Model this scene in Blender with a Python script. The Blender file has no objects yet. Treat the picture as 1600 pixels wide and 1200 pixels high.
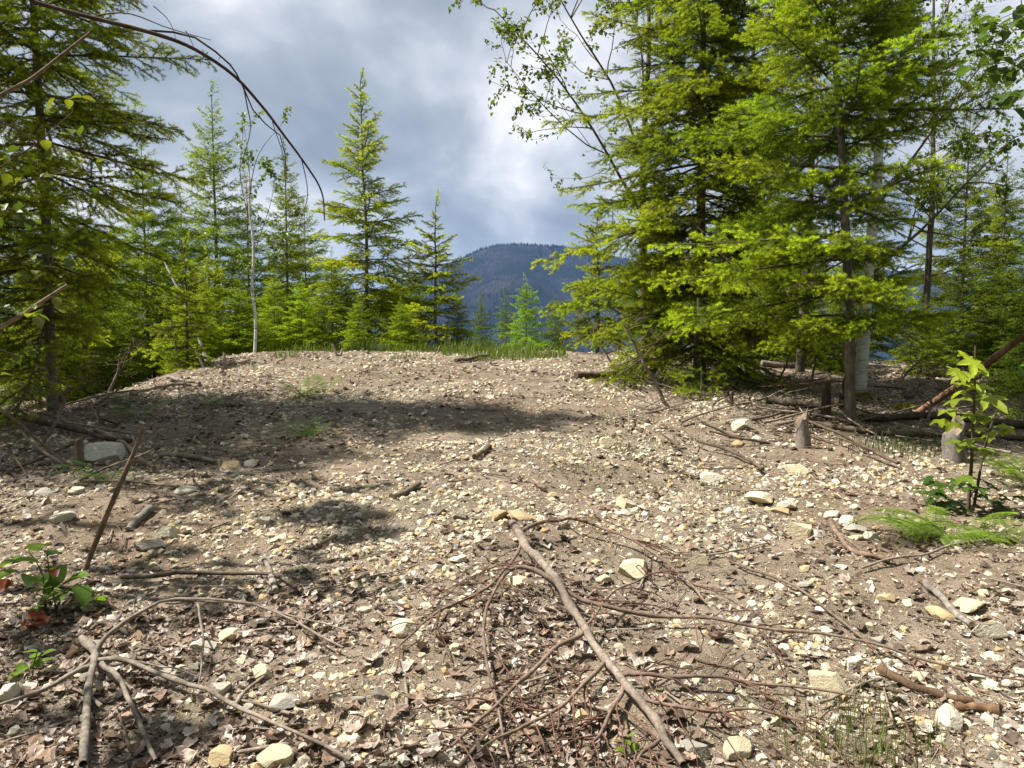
import bpy, math, random
import numpy as np
from mathutils import Vector, Matrix

R_ = math.radians
S = bpy.context.scene
COL = S.collection

# ------------------------------------------------------------------ camera, sky, sun, exposure
HAZE = 4.6e-5
FPX, PITCH, CAMZ = 1202.0, R_(4.3), 1.6           # focal length in pixels of the 1600 px wide photograph
cam = bpy.data.cameras.new('camera')
cam.sensor_width = 36.0
cam.lens = 36.0 * FPX / 1600.0
cam.clip_start, cam.clip_end = 0.05, 30000.0
cam_o = bpy.data.objects.new('camera', cam)
COL.objects.link(cam_o)
cam_o.location = (0, 0, CAMZ)
cam_o.rotation_euler = (math.pi / 2 - PITCH, 0, 0)
S.camera = cam_o

SUN_EL = R_(58)
SUN_DIR = Vector((-math.cos(SUN_EL) * 0.995, math.cos(SUN_EL) * 0.06, math.sin(SUN_EL))).normalized()   # towards the sun: left of the camera
w = bpy.data.worlds.new('World'); S.world = w; w.use_nodes = True
nt = w.node_tree; nt.nodes.clear()
def wn(t, **k):
    n = nt.nodes.new(t)
    for a, b in k.items(): setattr(n, a, b)
    return n
out = wn('ShaderNodeOutputWorld')
sky = wn('ShaderNodeTexSky', sky_type='NISHITA', sun_disc=False)
sky.sun_elevation = SUN_EL; sky.sun_rotation = math.atan2(SUN_DIR.x, SUN_DIR.y)
bg1 = wn('ShaderNodeBackground'); bg1.inputs[1].default_value = 0.06
nt.links.new(sky.outputs[0], bg1.inputs[0])
tc = wn('ShaderNodeTexCoord'); sp = wn('ShaderNodeSeparateXYZ')
nt.links.new(tc.outputs['Generated'], sp.inputs[0])
mz = wn('ShaderNodeMath', operation='MAXIMUM'); nt.links.new(sp.outputs[2], mz.inputs[0]); mz.inputs[1].default_value = 0.0
az = wn('ShaderNodeMath', operation='ADD'); nt.links.new(mz.outputs[0], az.inputs[0]); az.inputs[1].default_value = 0.50
dx = wn('ShaderNodeMath', operation='DIVIDE'); nt.links.new(sp.outputs[0], dx.inputs[0]); nt.links.new(az.outputs[0], dx.inputs[1])
dy = wn('ShaderNodeMath', operation='DIVIDE'); nt.links.new(sp.outputs[1], dy.inputs[0]); nt.links.new(az.outputs[0], dy.inputs[1])
cb = wn('ShaderNodeCombineXYZ'); nt.links.new(dx.outputs[0], cb.inputs[0]); nt.links.new(dy.outputs[0], cb.inputs[1])
mp = wn('ShaderNodeMapping'); mp.inputs['Location'].default_value = (3.1, 1.7, 0.4); nt.links.new(cb.outputs[0], mp.inputs[0])
n1 = wn('ShaderNodeTexNoise'); n1.inputs['Scale'].default_value = 2.5; n1.inputs['Detail'].default_value = 8; n1.inputs['Roughness'].default_value = 0.5; n1.inputs['Distortion'].default_value = 0.25
nt.links.new(mp.outputs[0], n1.inputs[0])
cr = wn('ShaderNodeValToRGB')
e = cr.color_ramp.elements
e[0].position = 0.38; e[0].color = (0.29, 0.345, 0.415, 1)
e[1].position = 0.64; e[1].color = (0.92, 0.94, 0.97, 1)
m_ = e.new(0.48); m_.color = (0.41, 0.47, 0.545, 1)
m_ = e.new(0.56); m_.color = (0.62, 0.655, 0.72, 1)
nt.links.new(n1.outputs[0], cr.inputs[0])
bg2 = wn('ShaderNodeBackground'); bg2.inputs[1].default_value = 0.50
nt.links.new(cr.outputs[0], bg2.inputs[0])
n2 = wn('ShaderNodeTexNoise'); n2.inputs['Scale'].default_value = 0.9; n2.inputs['Detail'].default_value = 6
mp2 = wn('ShaderNodeMapping'); mp2.inputs['Location'].default_value = (7.3, 4.1, 1.4); nt.links.new(cb.outputs[0], mp2.inputs[0]); nt.links.new(mp2.outputs[0], n2.inputs[0])
cr2 = wn('ShaderNodeValToRGB'); cr2.color_ramp.elements[0].position = 0.30; cr2.color_ramp.elements[1].position = 0.48
cr2.color_ramp.elements[0].color = (0.7, 0.7, 0.7, 1)
nt.links.new(n2.outputs[0], cr2.inputs[0])
mx = wn('ShaderNodeMixShader'); nt.links.new(cr2.outputs[0], mx.inputs[0]); nt.links.new(bg1.outputs[0], mx.inputs[1]); nt.links.new(bg2.outputs[0], mx.inputs[2])
nt.links.new(mx.outputs[0], out.inputs[0])

sun = bpy.data.lights.new('sun', 'SUN'); sun.energy = 5.0; sun.angle = R_(0.53); sun.color = (1.0, 0.95, 0.86)
sun_o = bpy.data.objects.new('sun', sun); COL.objects.link(sun_o)
sun_o.rotation_euler = (-SUN_DIR).to_track_quat('-Z', 'Y').to_euler()

S.view_settings.view_transform = 'Standard'; S.view_settings.look = 'None'
S.view_settings.exposure = 1.18; S.view_settings.gamma = 1.0
S.view_settings.use_curve_mapping = False
cy = S.cycles
cy.max_bounces = 7; cy.diffuse_bounces = 3; cy.glossy_bounces = 2; cy.transmission_bounces = 4; cy.transparent_max_bounces = 4; cy.volume_bounces = 0
cy.use_denoising = True; cy.sample_clamp_indirect = 4.0

# ------------------------------------------------------------------ maths helpers
rng = np.random.default_rng(7)
_T = np.random.default_rng(99).random((256, 256))
def noise(x, y, s=0):
    x = np.asarray(x, float) + s * 17.31; y = np.asarray(y, float) + s * 9.77
    xi = np.floor(x).astype(int); yi = np.floor(y).astype(int)
    fx = x - xi; fy = y - yi
    fx = fx * fx * (3 - 2 * fx); fy = fy * fy * (3 - 2 * fy)
    a = _T[xi & 255, yi & 255]; b = _T[(xi + 1) & 255, yi & 255]; c = _T[xi & 255, (yi + 1) & 255]; d = _T[(xi + 1) & 255, (yi + 1) & 255]
    return (a * (1 - fx) + b * fx) * (1 - fy) + (c * (1 - fx) + d * fx) * fy
def sstep(a, b, x):
    t = np.clip((np.asarray(x, float) - a) / (b - a), 0, 1); return t * t * (3 - 2 * t)
def H(x, y):
    x = np.asarray(x, float); y = np.asarray(y, float)
    z = np.where(y > 0, 0.077 * y, 0.03 * y)
    u = np.maximum(y - 13.6, 0); k = 5.2
    z = z - np.where(u < k, 0.031 * u * u, 0.031 * k * k + 0.062 * k * (u - k))
    z = z - 0.85 * sstep(-4.9, -7.6, x) * sstep(7.0, 10.5, y) - 0.12 * np.maximum(-x - 9, 0)
    z = z - 0.17 * sstep(2.8, 5.2, x) * sstep(5, 10, y)
    z = z - 0.05 * np.maximum(x - 14, 0)
    z = np.maximum(z, -160 + 0.002 * np.abs(x))
    near = sstep(60, 30, np.hypot(x, y - 8))
    z = z + near * (0.10 * (noise(x * .8, y * .8, 1) - .5) + 0.055 * (noise(x * 2.3, y * 2.3, 2) - .5) + 0.022 * (noise(x * 7, y * 7, 3) - .5) + 0.012 * (noise(x * 17, y * 17, 4) - .5))
    return z - H0
H0 = 0.0
H0 = float(H(0, 0))
_cp, _sp = math.cos(PITCH), math.sin(PITCH)
def ray(px, py):
    a = (px - 800) / FPX; b = (600 - py) / FPX
    return np.array([a, _cp + b * _sp, -_sp + b * _cp])
def P(px, py, d):
    r = ray(px, py); t = d / r[1]
    return np.array([r[0] * t, d, CAMZ + r[2] * t])
_ys = np.concatenate([np.arange(1.0, 20, 0.01), np.arange(20, 80, .05)])
def G(px, py, lift=0.0):
    r = ray(px, py); t = _ys / r[1]
    x = r[0] * t; z = CAMZ + r[2] * t
    k = np.nonzero(z <= H(x, _ys) + 0.0)[0]
    if len(k) == 0 or (py < 640 and _ys[k[0]] > 16.5):      # the ray passes over the crest: stand on the crest itself
        m_ = _ys < 15.2; i = int(np.argmin(((z - H(x, _ys)) / _ys)[m_] + (_ys[m_] < 6)))
    else: i = k[0]
    return np.array([x[i], _ys[i], float(H(x[i], _ys[i])) + lift])
def gz(x, y): return float(H(x, y))

# ------------------------------------------------------------------ mesh helpers
class Geo:
    """collects triangle / quad batches and links them as ONE mesh object"""
    def __init__(s): s.b = []
    def add(s, v, f, c=(1, 1, 1), m=0):
        v = np.asarray(v, np.float32).reshape(-1, 3); f = np.asarray(f, np.int32)
        c = np.asarray(c, np.float32)
        if c.ndim == 1: c = np.tile(c, (len(v), 1))
        s.b.append((v, f, c, m)); return s
    def mesh(s, name, mats, smooth=False):
        me = bpy.data.meshes.new(name)
        V = np.concatenate([b[0] for b in s.b]); C = np.concatenate([b[2] for b in s.b])
        off = 0; loops = []; sizes = []; mi = []
        for v, f, c, m in s.b:
            loops.append((f + off).ravel()); sizes.append(np.full(len(f), f.shape[1], np.int32)); mi.append(np.full(len(f), m, np.int32)); off += len(v)
        loops = np.concatenate(loops).astype(np.int32); sizes = np.concatenate(sizes); mi = np.concatenate(mi)
        me.vertices.add(len(V)); me.vertices.foreach_set('co', V.ravel())
        me.loops.add(len(loops)); me.loops.foreach_set('vertex_index', loops)
        me.polygons.add(len(sizes))
        st = np.zeros(len(sizes), np.int32); st[1:] = np.cumsum(sizes)[:-1]
        me.polygons.foreach_set('loop_start', st); me.polygons.foreach_set('loop_total', sizes)
        me.polygons.foreach_set('material_index', mi)
        me.polygons.foreach_set('use_smooth', np.full(len(sizes), smooth, bool))
        a = me.color_attributes.new('Col', 'FLOAT_COLOR', 'POINT')
        a.data.foreach_set('color', np.concatenate([C, np.ones((len(C), 1), np.float32)], 1).ravel())
        for m in (mats if isinstance(mats, (list, tuple)) else [mats]): me.materials.append(m)
        me.update(calc_edges=True); me.validate(); return me
def link(name, me, parent=None, loc=(0, 0, 0), rot=(0, 0, 0), sc=None, color=None):
    o = bpy.data.objects.new(name, me); COL.objects.link(o)
    o.location = loc; o.rotation_euler = rot
    if sc is not None: o.scale = (sc, sc, sc) if np.isscalar(sc) else sc
    if color is not None: o.color = (*color, 1)
    if parent: o.parent = parent
    return o
def tag(o, label, cat, group=None, kind=None):
    if label: o['label'] = label
    if cat: o['category'] = cat
    if group: o['group'] = group
    if kind: o['kind'] = kind
    return o
def thing(name, label, cat, loc, group=None):
    return tag(link(name, None, None, tuple(float(a) for a in loc)), label, cat, group)
def tube(pts, rad, n=6, closed=True):
    pts = np.asarray(pts, float); k = len(pts); rad = np.broadcast_to(np.asarray(rad, float), (k,))
    t = np.gradient(pts, axis=0); t /= np.linalg.norm(t, axis=1, keepdims=True) + 1e-9
    ref = np.array([0, 0, 1.0]) if abs(t[:, 2]).mean() < .8 else np.array([1.0, 0, 0])
    a = np.cross(t, ref); a /= np.linalg.norm(a, axis=1, keepdims=True) + 1e-9; b = np.cross(a, t)
    an = np.arange(n) * 2 * math.pi / n
    v = pts[:, None] + rad[:, None, None] * (np.cos(an)[None, :, None] * a[:, None] + np.sin(an)[None, :, None] * b[:, None])
    v = v.reshape(-1, 3); i = np.arange(k - 1)[:, None] * n; j = np.arange(n)[None]; j2 = (j + 1) % n
    q = np.stack([i + j, i + n + j, i + n + j2, i + j2], -1).reshape(-1, 4)
    return v, q
def add_tube(g, pts, rad, n=6, c=(1, 1, 1), m=0, cap=True):
    v, q = tube(pts, rad, n); g.add(v, q, c, m)
    if cap and n >= 3:
        g.add(v[:n], np.array([[0, i, i + 1] for i in range(1, n - 1)]), c, m); k = len(v) - n
        g.add(v[k:], np.array([[0, i + 1, i] for i in range(1, n - 1)]), c, m)
def smooth_path(pts, n):
    pts = np.asarray(pts, float)
    if len(pts) == 2: return pts[0] + np.linspace(0, 1, n)[:, None] * (pts[1] - pts[0])
    p = np.vstack([2 * pts[0] - pts[1], pts, 2 * pts[-1] - pts[-2]]); o = []
    u = np.linspace(0, len(pts) - 1 - 1e-6, n)
    for s in u:
        i = int(s); f = s - i; a, b, c, d = p[i], p[i + 1], p[i + 2], p[i + 3]
        o.append(.5 * (2 * b + (c - a) * f + (2 * a - 5 * b + 4 * c - d) * f * f + (3 * b - a - 3 * c + d) * f ** 3))
    return np.array(o)
def wob(p, amp, r):
    k = len(p); d = r.normal(size=(k, 3)) * amp * 1.5
    for q in range(3): d[:, q] = np.convolve(np.pad(d[:, q], 2, 'edge'), [.1, .25, .3, .25, .1], 'valid')
    d[0] = 0
    return p + d
def eul(az, el, roll=0): return (roll, -el, az)
def rotm(rx, ry, rz):
    cx, sx, cy_, sy, cz, sz = np.cos(rx), np.sin(rx), np.cos(ry), np.sin(ry), np.cos(rz), np.sin(rz)
    Rm = np.empty(np.shape(rx) + (3, 3))
    Rm[..., 0, 0] = cz * cy_; Rm[..., 0, 1] = cz * sy * sx - sz * cx; Rm[..., 0, 2] = cz * sy * cx + sz * sx
    Rm[..., 1, 0] = sz * cy_; Rm[..., 1, 1] = sz * sy * sx + cz * cx; Rm[..., 1, 2] = sz * sy * cx - cz * sx
    Rm[..., 2, 0] = -sy; Rm[..., 2, 1] = cy_ * sx; Rm[..., 2, 2] = cy_ * cx
    return Rm

# ------------------------------------------------------------------ materials
def mat(name):
    m = bpy.data.materials.new(name); m.use_nodes = True; t = m.node_tree; t.nodes.clear()
    o = t.nodes.new('ShaderNodeOutputMaterial'); return m, t, o
def N(t, ty, **k):
    n = t.nodes.new(ty)
    for a, b in k.items():
        if a.startswith('i_'):
            key = a[2:].replace('_', ' '); n.inputs[key].default_value = b
        else: setattr(n, a, b)
    return n
def mixc(t, f, a, b, bt='MIX'):
    n = t.nodes.new('ShaderNodeMix'); n.data_type = 'RGBA'; n.blend_type = bt; n.clamp_factor = True
    for i, s in ((0, f), (6, a), (7, b)):
        if hasattr(s, 'is_output'): t.links.new(s, n.inputs[i])
        elif i == 0: n.inputs[0].default_value = s
        else: n.inputs[i].default_value = (*s, 1)
    return n.outputs[2]
def ramp(t, src, *stops):
    n = t.nodes.new('ShaderNodeValToRGB'); e = n.color_ramp.elements
    while len(e) < len(stops): e.new(.5)
    for i, (p, c) in enumerate(stops): e[i].position = p; e[i].color = (*((c,) * 3 if np.isscalar(c) else c), 1)
    t.links.new(src, n.inputs[0]); return n.outputs[0]
def tex(t, scale, detail=4, rough=.55, coord='Object', stretch=None):
    c = t.nodes.new('ShaderNodeTexCoord'); src = c.outputs[coord]
    if stretch:
        mm = t.nodes.new('ShaderNodeMapping'); mm.inputs['Scale'].default_value = stretch; t.links.new(src, mm.inputs[0]); src = mm.outputs[0]
    n = t.nodes.new('ShaderNodeTexNoise'); n.inputs['Scale'].default_value = scale; n.inputs['Detail'].default_value = detail; n.inputs['Roughness'].default_value = rough
    t.links.new(src, n.inputs[0]); return n.outputs[0]
def bsdf(t, o, col, rough=.9, bump=None, bstr=.4, bdist=.01, spec=.25):
    p = t.nodes.new('ShaderNodeBsdfPrincipled'); p.inputs['Roughness'].default_value = rough; p.inputs['Specular IOR Level'].default_value = spec
    if hasattr(col, 'is_output'): t.links.new(col, p.inputs['Base Color'])
    else: p.inputs['Base Color'].default_value = (*col, 1)
    if bump is not None:
        b = t.nodes.new('ShaderNodeBump'); b.inputs['Strength'].default_value = bstr; b.inputs['Distance'].default_value = bdist
        t.links.new(bump, b.inputs['Height']); t.links.new(b.outputs[0], p.inputs['Normal'])
    t.links.new(p.outputs[0], o.inputs[0]); return p
def objcol(t): return t.nodes.new('ShaderNodeObjectInfo').outputs['Color']
def objrand(t): return t.nodes.new('ShaderNodeObjectInfo').outputs['Random']
def attr(t):
    a = t.nodes.new('ShaderNodeAttribute'); a.attribute_name = 'Col'; return a.outputs['Color']

def leaf_mat(name, transl=.35, rough=.5, spec=.3, var=.35):
    m, t, o = mat(name)
    c = mixc(t, 1.0, attr(t), objcol(t), 'MULTIPLY')
    v = ramp(t, objrand(t), (0, 1 - var), (1, 1 + var * .6))
    c = mixc(t, 1.0, c, v, 'MULTIPLY')
    nz = ramp(t, tex(t, 9.0, 2), (.3, .78), (.7, 1.2)); c = mixc(t, 1.0, c, nz, 'MULTIPLY')
    p = N(t, 'ShaderNodeBsdfPrincipled'); p.inputs['Roughness'].default_value = rough; p.inputs['Specular IOR Level'].default_value = spec
    t.links.new(c, p.inputs['Base Color'])
    tr = N(t, 'ShaderNodeBsdfTranslucent'); c2 = mixc(t, 1.0, c, (1.5, 1.5, .6), 'MULTIPLY'); t.links.new(c2, tr.inputs[0])
    mx = N(t, 'ShaderNodeMixShader'); mx.inputs[0].default_value = transl
    t.links.new(p.outputs[0], mx.inputs[1]); t.links.new(tr.outputs[0], mx.inputs[2]); t.links.new(mx.outputs[0], o.inputs[0]); return m
M = {}
M['needle'] = leaf_mat('needle', .36, .55, .25, .30)
M['leaf'] = leaf_mat('leaf', .42, .40, .35, .25)
M['grass'] = leaf_mat('grass', .35, .5, .25, .2)
def bark_mat(name, a, b, sc, stretch, bd=.01):
    m, t, o = mat(name); n = tex(t, sc, 6, .7, 'Object', stretch)
    c = mixc(t, ramp(t, n, (.32, 0.0), (.68, 1.0)), a, b); c = mixc(t, ramp(t, tex(t, 4.5, 4, .6), (.45, 0.0), (.7, .55)), c, tuple(q * .45 for q in a))
    c = mixc(t, ramp(t, tex(t, 90, 3, .6), (.55, 0.0), (.7, .5)), c, tuple(q * .6 for q in a)); c = mixc(t, 1.0, c, objcol(t), 'MULTIPLY')
    bsdf(t, o, c, .9, n, .7, bd); return m
M['bark'] = bark_mat('bark', (.065, .055, .045), (.23, .205, .175), 16, (1, 1, .35))
M['twig_bark'] = bark_mat('twig_bark', (.05, .035, .025), (.13, .10, .07), 20, (1, 1, 1))
M['deadwood'] = bark_mat('deadwood', (.11, .088, .068), (.33, .285, .24), 26, (1, 1, 1), .006)
M['redwood'] = bark_mat('redwood', (.11, .055, .03), (.28, .17, .10), 14, (1, 1, .4))
M['mossy'] = bark_mat('mossy', (.05, .042, .03), (.15, .125, .095), 12, (1, 1, .4))
def birch_mat():
    m, t, o = mat('birch_bark')
    n = tex(t, 9, 4, .6, 'Object', (1, 1, 3.2)); n2 = tex(t, 3.2, 4, .55)
    c = ramp(t, n, (.30, (.05, .045, .04)), (.38, (.45, .43, .40)), (.55, (.68, .67, .64)))
    c = mixc(t, ramp(t, n2, (.5, 0.0), (.68, .7)), c, (.22, .23, .18))
    bsdf(t, o, c, .8, n, .5, .006); return m
M['birch'] = birch_mat()
def stone_mat(name, use_attr):
    m, t, o = mat(name)
    base = attr(t) if use_attr else objcol(t)
    n = tex(t, 14 if not use_attr else 30, 6, .65); n2 = tex(t, 4 if not use_attr else 12, 3)
    c = mixc(t, ramp(t, n, (.35, .25), (.7, 0.0)), base, (.17, .14, .10))
    c = mixc(t, ramp(t, n2, (.52, 0.0), (.75, .45)), c, (.42, .29, .13))
    bsdf(t, o, c, .88, n, .55, .012, .2); return m
M['stone'] = stone_mat('stone', False); M['gravel'] = stone_mat('gravel', True)
def litter_mat(name, tr=.15):
    m, t, o = mat(name)
    c = mixc(t, 1.0, attr(t), objcol(t), 'MULTIPLY'); nz = ramp(t, tex(t, 40, 3), (.3, .7), (.7, 1.2)); c = mixc(t, 1.0, c, nz, 'MULTIPLY')
    p = N(t, 'ShaderNodeBsdfPrincipled'); p.inputs['Roughness'].default_value = .7; p.inputs['Specular IOR Level'].default_value = .25; t.links.new(c, p.inputs['Base Color'])
    s = N(t, 'ShaderNodeBsdfTranslucent'); t.links.new(c, s.inputs[0])
    mx = N(t, 'ShaderNodeMixShader'); mx.inputs[0].default_value = tr
    t.links.new(p.outputs[0], mx.inputs[1]); t.links.new(s.outputs[0], mx.inputs[2]); t.links.new(mx.outputs[0], o.inputs[0]); return m
M['litter'] = litter_mat('litter')
def soil_mat():
    m, t, o = mat('soil')
    big = tex(t, .55, 5, .6); mid = tex(t, 3.5, 6, .65); fine = tex(t, 38, 6, .7)
    c = mixc(t, ramp(t, mid, (.35, 0.0), (.65, 1.0)), (.098, .077, .057), (.235, .19, .145))
    c = mixc(t, ramp(t, big, (.45, 0.0), (.62, .5)), c, (.125, .075, .045))
    c = mixc(t, ramp(t, tex(t, 1.3, 5, .6), (.55, 0.0), (.72, .5)), c, (.085, .088, .035))
    tcn = t.nodes.new('ShaderNodeTexCoord')
    v = N(t, 'ShaderNodeTexVoronoi', feature='F1'); v.inputs['Scale'].default_value = 85; t.links.new(tcn.outputs['Object'], v.inputs[0])
    hs = N(t, 'ShaderNodeSeparateColor'); t.links.new(v.outputs['Color'], hs.inputs[0])
    gm = ramp(t, v.outputs['Distance'], (.25, 1.0), (.42, 0.0)); sel = ramp(t, hs.outputs[0], (.45, 0.0), (.55, 1.0))
    f = mixc(t, 1.0, gm, sel, 'MULTIPLY')
    pc = mixc(t, hs.outputs[1], (.22, .17, .10), (.44, .38, .27))
    c = mixc(t, f, c, pc)
    v2 = N(t, 'ShaderNodeTexVoronoi', feature='F1'); v2.inputs['Scale'].default_value = 210; t.links.new(tcn.outputs['Object'], v2.inputs[0])
    h2 = N(t, 'ShaderNodeSeparateColor'); t.links.new(v2.outputs['Color'], h2.inputs[0])
    c = mixc(t, mixc(t, 1.0, ramp(t, v2.outputs['Distance'], (.3, 1.0), (.5, 0.0)), ramp(t, h2.outputs[0], (.35, 0.0), (.45, .8)), 'MULTIPLY'), c, mixc(t, h2.outputs[1], (.07, .05, .035), (.40, .33, .23)))
    hgt = mixc(t, .5, fine, f)
    bsdf(t, o, c, .95, hgt, .9, .02, .15); return m
M['soil'] = soil_mat()
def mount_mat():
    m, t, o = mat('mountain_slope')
    n = tex(t, .006, 6, .6); c = mixc(t, ramp(t, n, (.42, 0.0), (.6, 1.0)), (.007, .013, .011), (.024, .024, .025))  # near-black slope colours stand in for cloud shadow on the mountain
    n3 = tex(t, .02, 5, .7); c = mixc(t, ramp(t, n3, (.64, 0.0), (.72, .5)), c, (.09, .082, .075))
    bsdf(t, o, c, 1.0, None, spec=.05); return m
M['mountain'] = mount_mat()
def plain(name, c, r=.9, sp=.2):
    m, t, o = mat(name); bsdf(t, o, mixc(t, 1.0, attr(t), c, 'MULTIPLY'), r, spec=sp); return m
M['far_forest'] = plain('far_forest', (1, 1, 1), 1.0, .05)

# ------------------------------------------------------------------ ground
def axis(lo, hi, fine_lo, fine_hi, d0, grow):
    a = list(np.arange(fine_lo, fine_hi, d0)); d = d0
    while a[-1] < hi: d *= grow; a.append(a[-1] + d)
    b = []; d = d0; x = fine_lo
    while x > lo: d *= grow; x -= d; b.append(x)
    return np.array(b[::-1] + a)
gx = axis(-7000, 7000, -6.5, 6.5, .07, 1.10); gy = axis(-300, 9000, 1.6, 14.5, .07, 1.10)
X, Y = np.meshgrid(gx, gy); Z = H(X, Y)
nx, ny = len(gx), len(gy); i = (np.arange(ny - 1)[:, None] * nx + np.arange(nx - 1)[None]).ravel()
g = Geo().add(np.stack([X, Y, Z], -1).reshape(-1, 3), np.stack([i, i + 1, i + nx + 1, i + nx], -1))
tag(link('ground', g.mesh('ground', M['soil'], True)), 'stony brown soil of the sloping clearing', None, kind='structure')

# ------------------------------------------------------------------ far mountain with its forest
MD = 4200.0
def mh(x, y):
    xp = np.array([-3600, -2600, -1500, -800, -480, -330, -240, -130, -40, 60, 220, 330, 520, 900, 1500, 2500, 3600.])
    zp = np.array([20, 90, 60, 130, 235, 320, 375, 425, 438, 441, 437, 424, 385, 320, 330, 250, 120.])
    top = np.interp(x, xp, zp); top = .5 * top + .25 * np.interp(x - 50, xp, zp) + .25 * np.interp(x + 50, xp, zp)
    d = y - (MD + 120 * np.sin(x / 400.))
    prof = np.where(d < 0, 1 - np.clip(-d / 1500, 0, 1) ** 1.25, 1 - np.clip(d / 2500, 0, 1) ** 1.3)
    gul = (noise(x / 130., y / 420., 11) - .5) * 110 + (noise(x / 45., y / 160., 12) - .5) * 36 + (noise(x / 300., y / 300., 13) - .5) * 130
    return -165 + (top + 165) * prof + gul * np.clip(np.abs(d) / 500, 0, 1) * np.clip(prof * 3, 0, 1)
mxs = np.arange(-3600, 3601, 30.); mys = np.arange(MD - 1700, MD + 2600, 40.)
X, Y = np.meshgrid(mxs, mys); Z = mh(X, Y); nx, ny = len(mxs), len(mys)
i = (np.arange(ny - 1)[:, None] * nx + np.arange(nx - 1)[None]).ravel()
g = Geo().add(np.stack([X, Y, Z], -1).reshape(-1, 3), np.stack([i, i + 1, i + nx + 1, i + nx], -1))
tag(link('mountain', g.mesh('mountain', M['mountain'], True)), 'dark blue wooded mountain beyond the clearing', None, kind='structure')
n = 26000
x = rng.uniform(-1500, 1900, n); y = MD + rng.uniform(-1400, 60, n)
nr = 1500; x[:nr] = rng.uniform(-700, 900, nr); y[:nr] = MD + 120 * np.sin(x[:nr] / 400.) + rng.uniform(-40, 20, nr)
z = mh(x, y); dead = noise(x / 220., y / 260., 21) + .25 * (noise(x / 60., y / 60., 22) - .5) > .52
dead[:nr] &= rng.random(nr) < .4
keep = rng.random(n) < np.where(dead, .8, 1.0); x, y, z, dead = x[keep], y[keep], z[keep], dead[keep]; n = len(x)
hh = rng.uniform(10, 24, n) * np.where(dead, .8, 1) * np.where(np.arange(n) < 1200, .7, 1); rr = np.where(dead, rng.uniform(.8, 1.6, n), hh * rng.uniform(.14, .2, n))
an = np.arange(4) * math.pi / 2
base = np.stack([x[:, None] + rr[:, None] * np.cos(an), y[:, None] + rr[:, None] * np.sin(an), np.repeat(z[:, None] - 2, 4, 1)], -1)
apex = np.stack([x, y, z + hh], -1)[:, None]
V = np.concatenate([base, apex], 1); k = np.arange(n)[:, None] * 5
F = np.concatenate([k + np.array([[0, 1, 4]]), k + np.array([[1, 2, 4]]), k + np.array([[2, 3, 4]]), k + np.array([[3, 0, 4]])], 0)
c = np.where(dead[:, None], np.array([.030, .030, .034]), np.array([.006, .012, .010])) * rng.uniform(.6, 1.4, (n, 1))  # forest tones darkened as well, cloud shade put into the colour
tag(link('mountain_forest', Geo().add(V.reshape(-1, 3), F, np.repeat(c, 5, 0)).mesh('mountain_forest', M['far_forest'])), 'distant conifers and burnt grey trunks covering the mountain', 'forest', kind='stuff')

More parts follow.
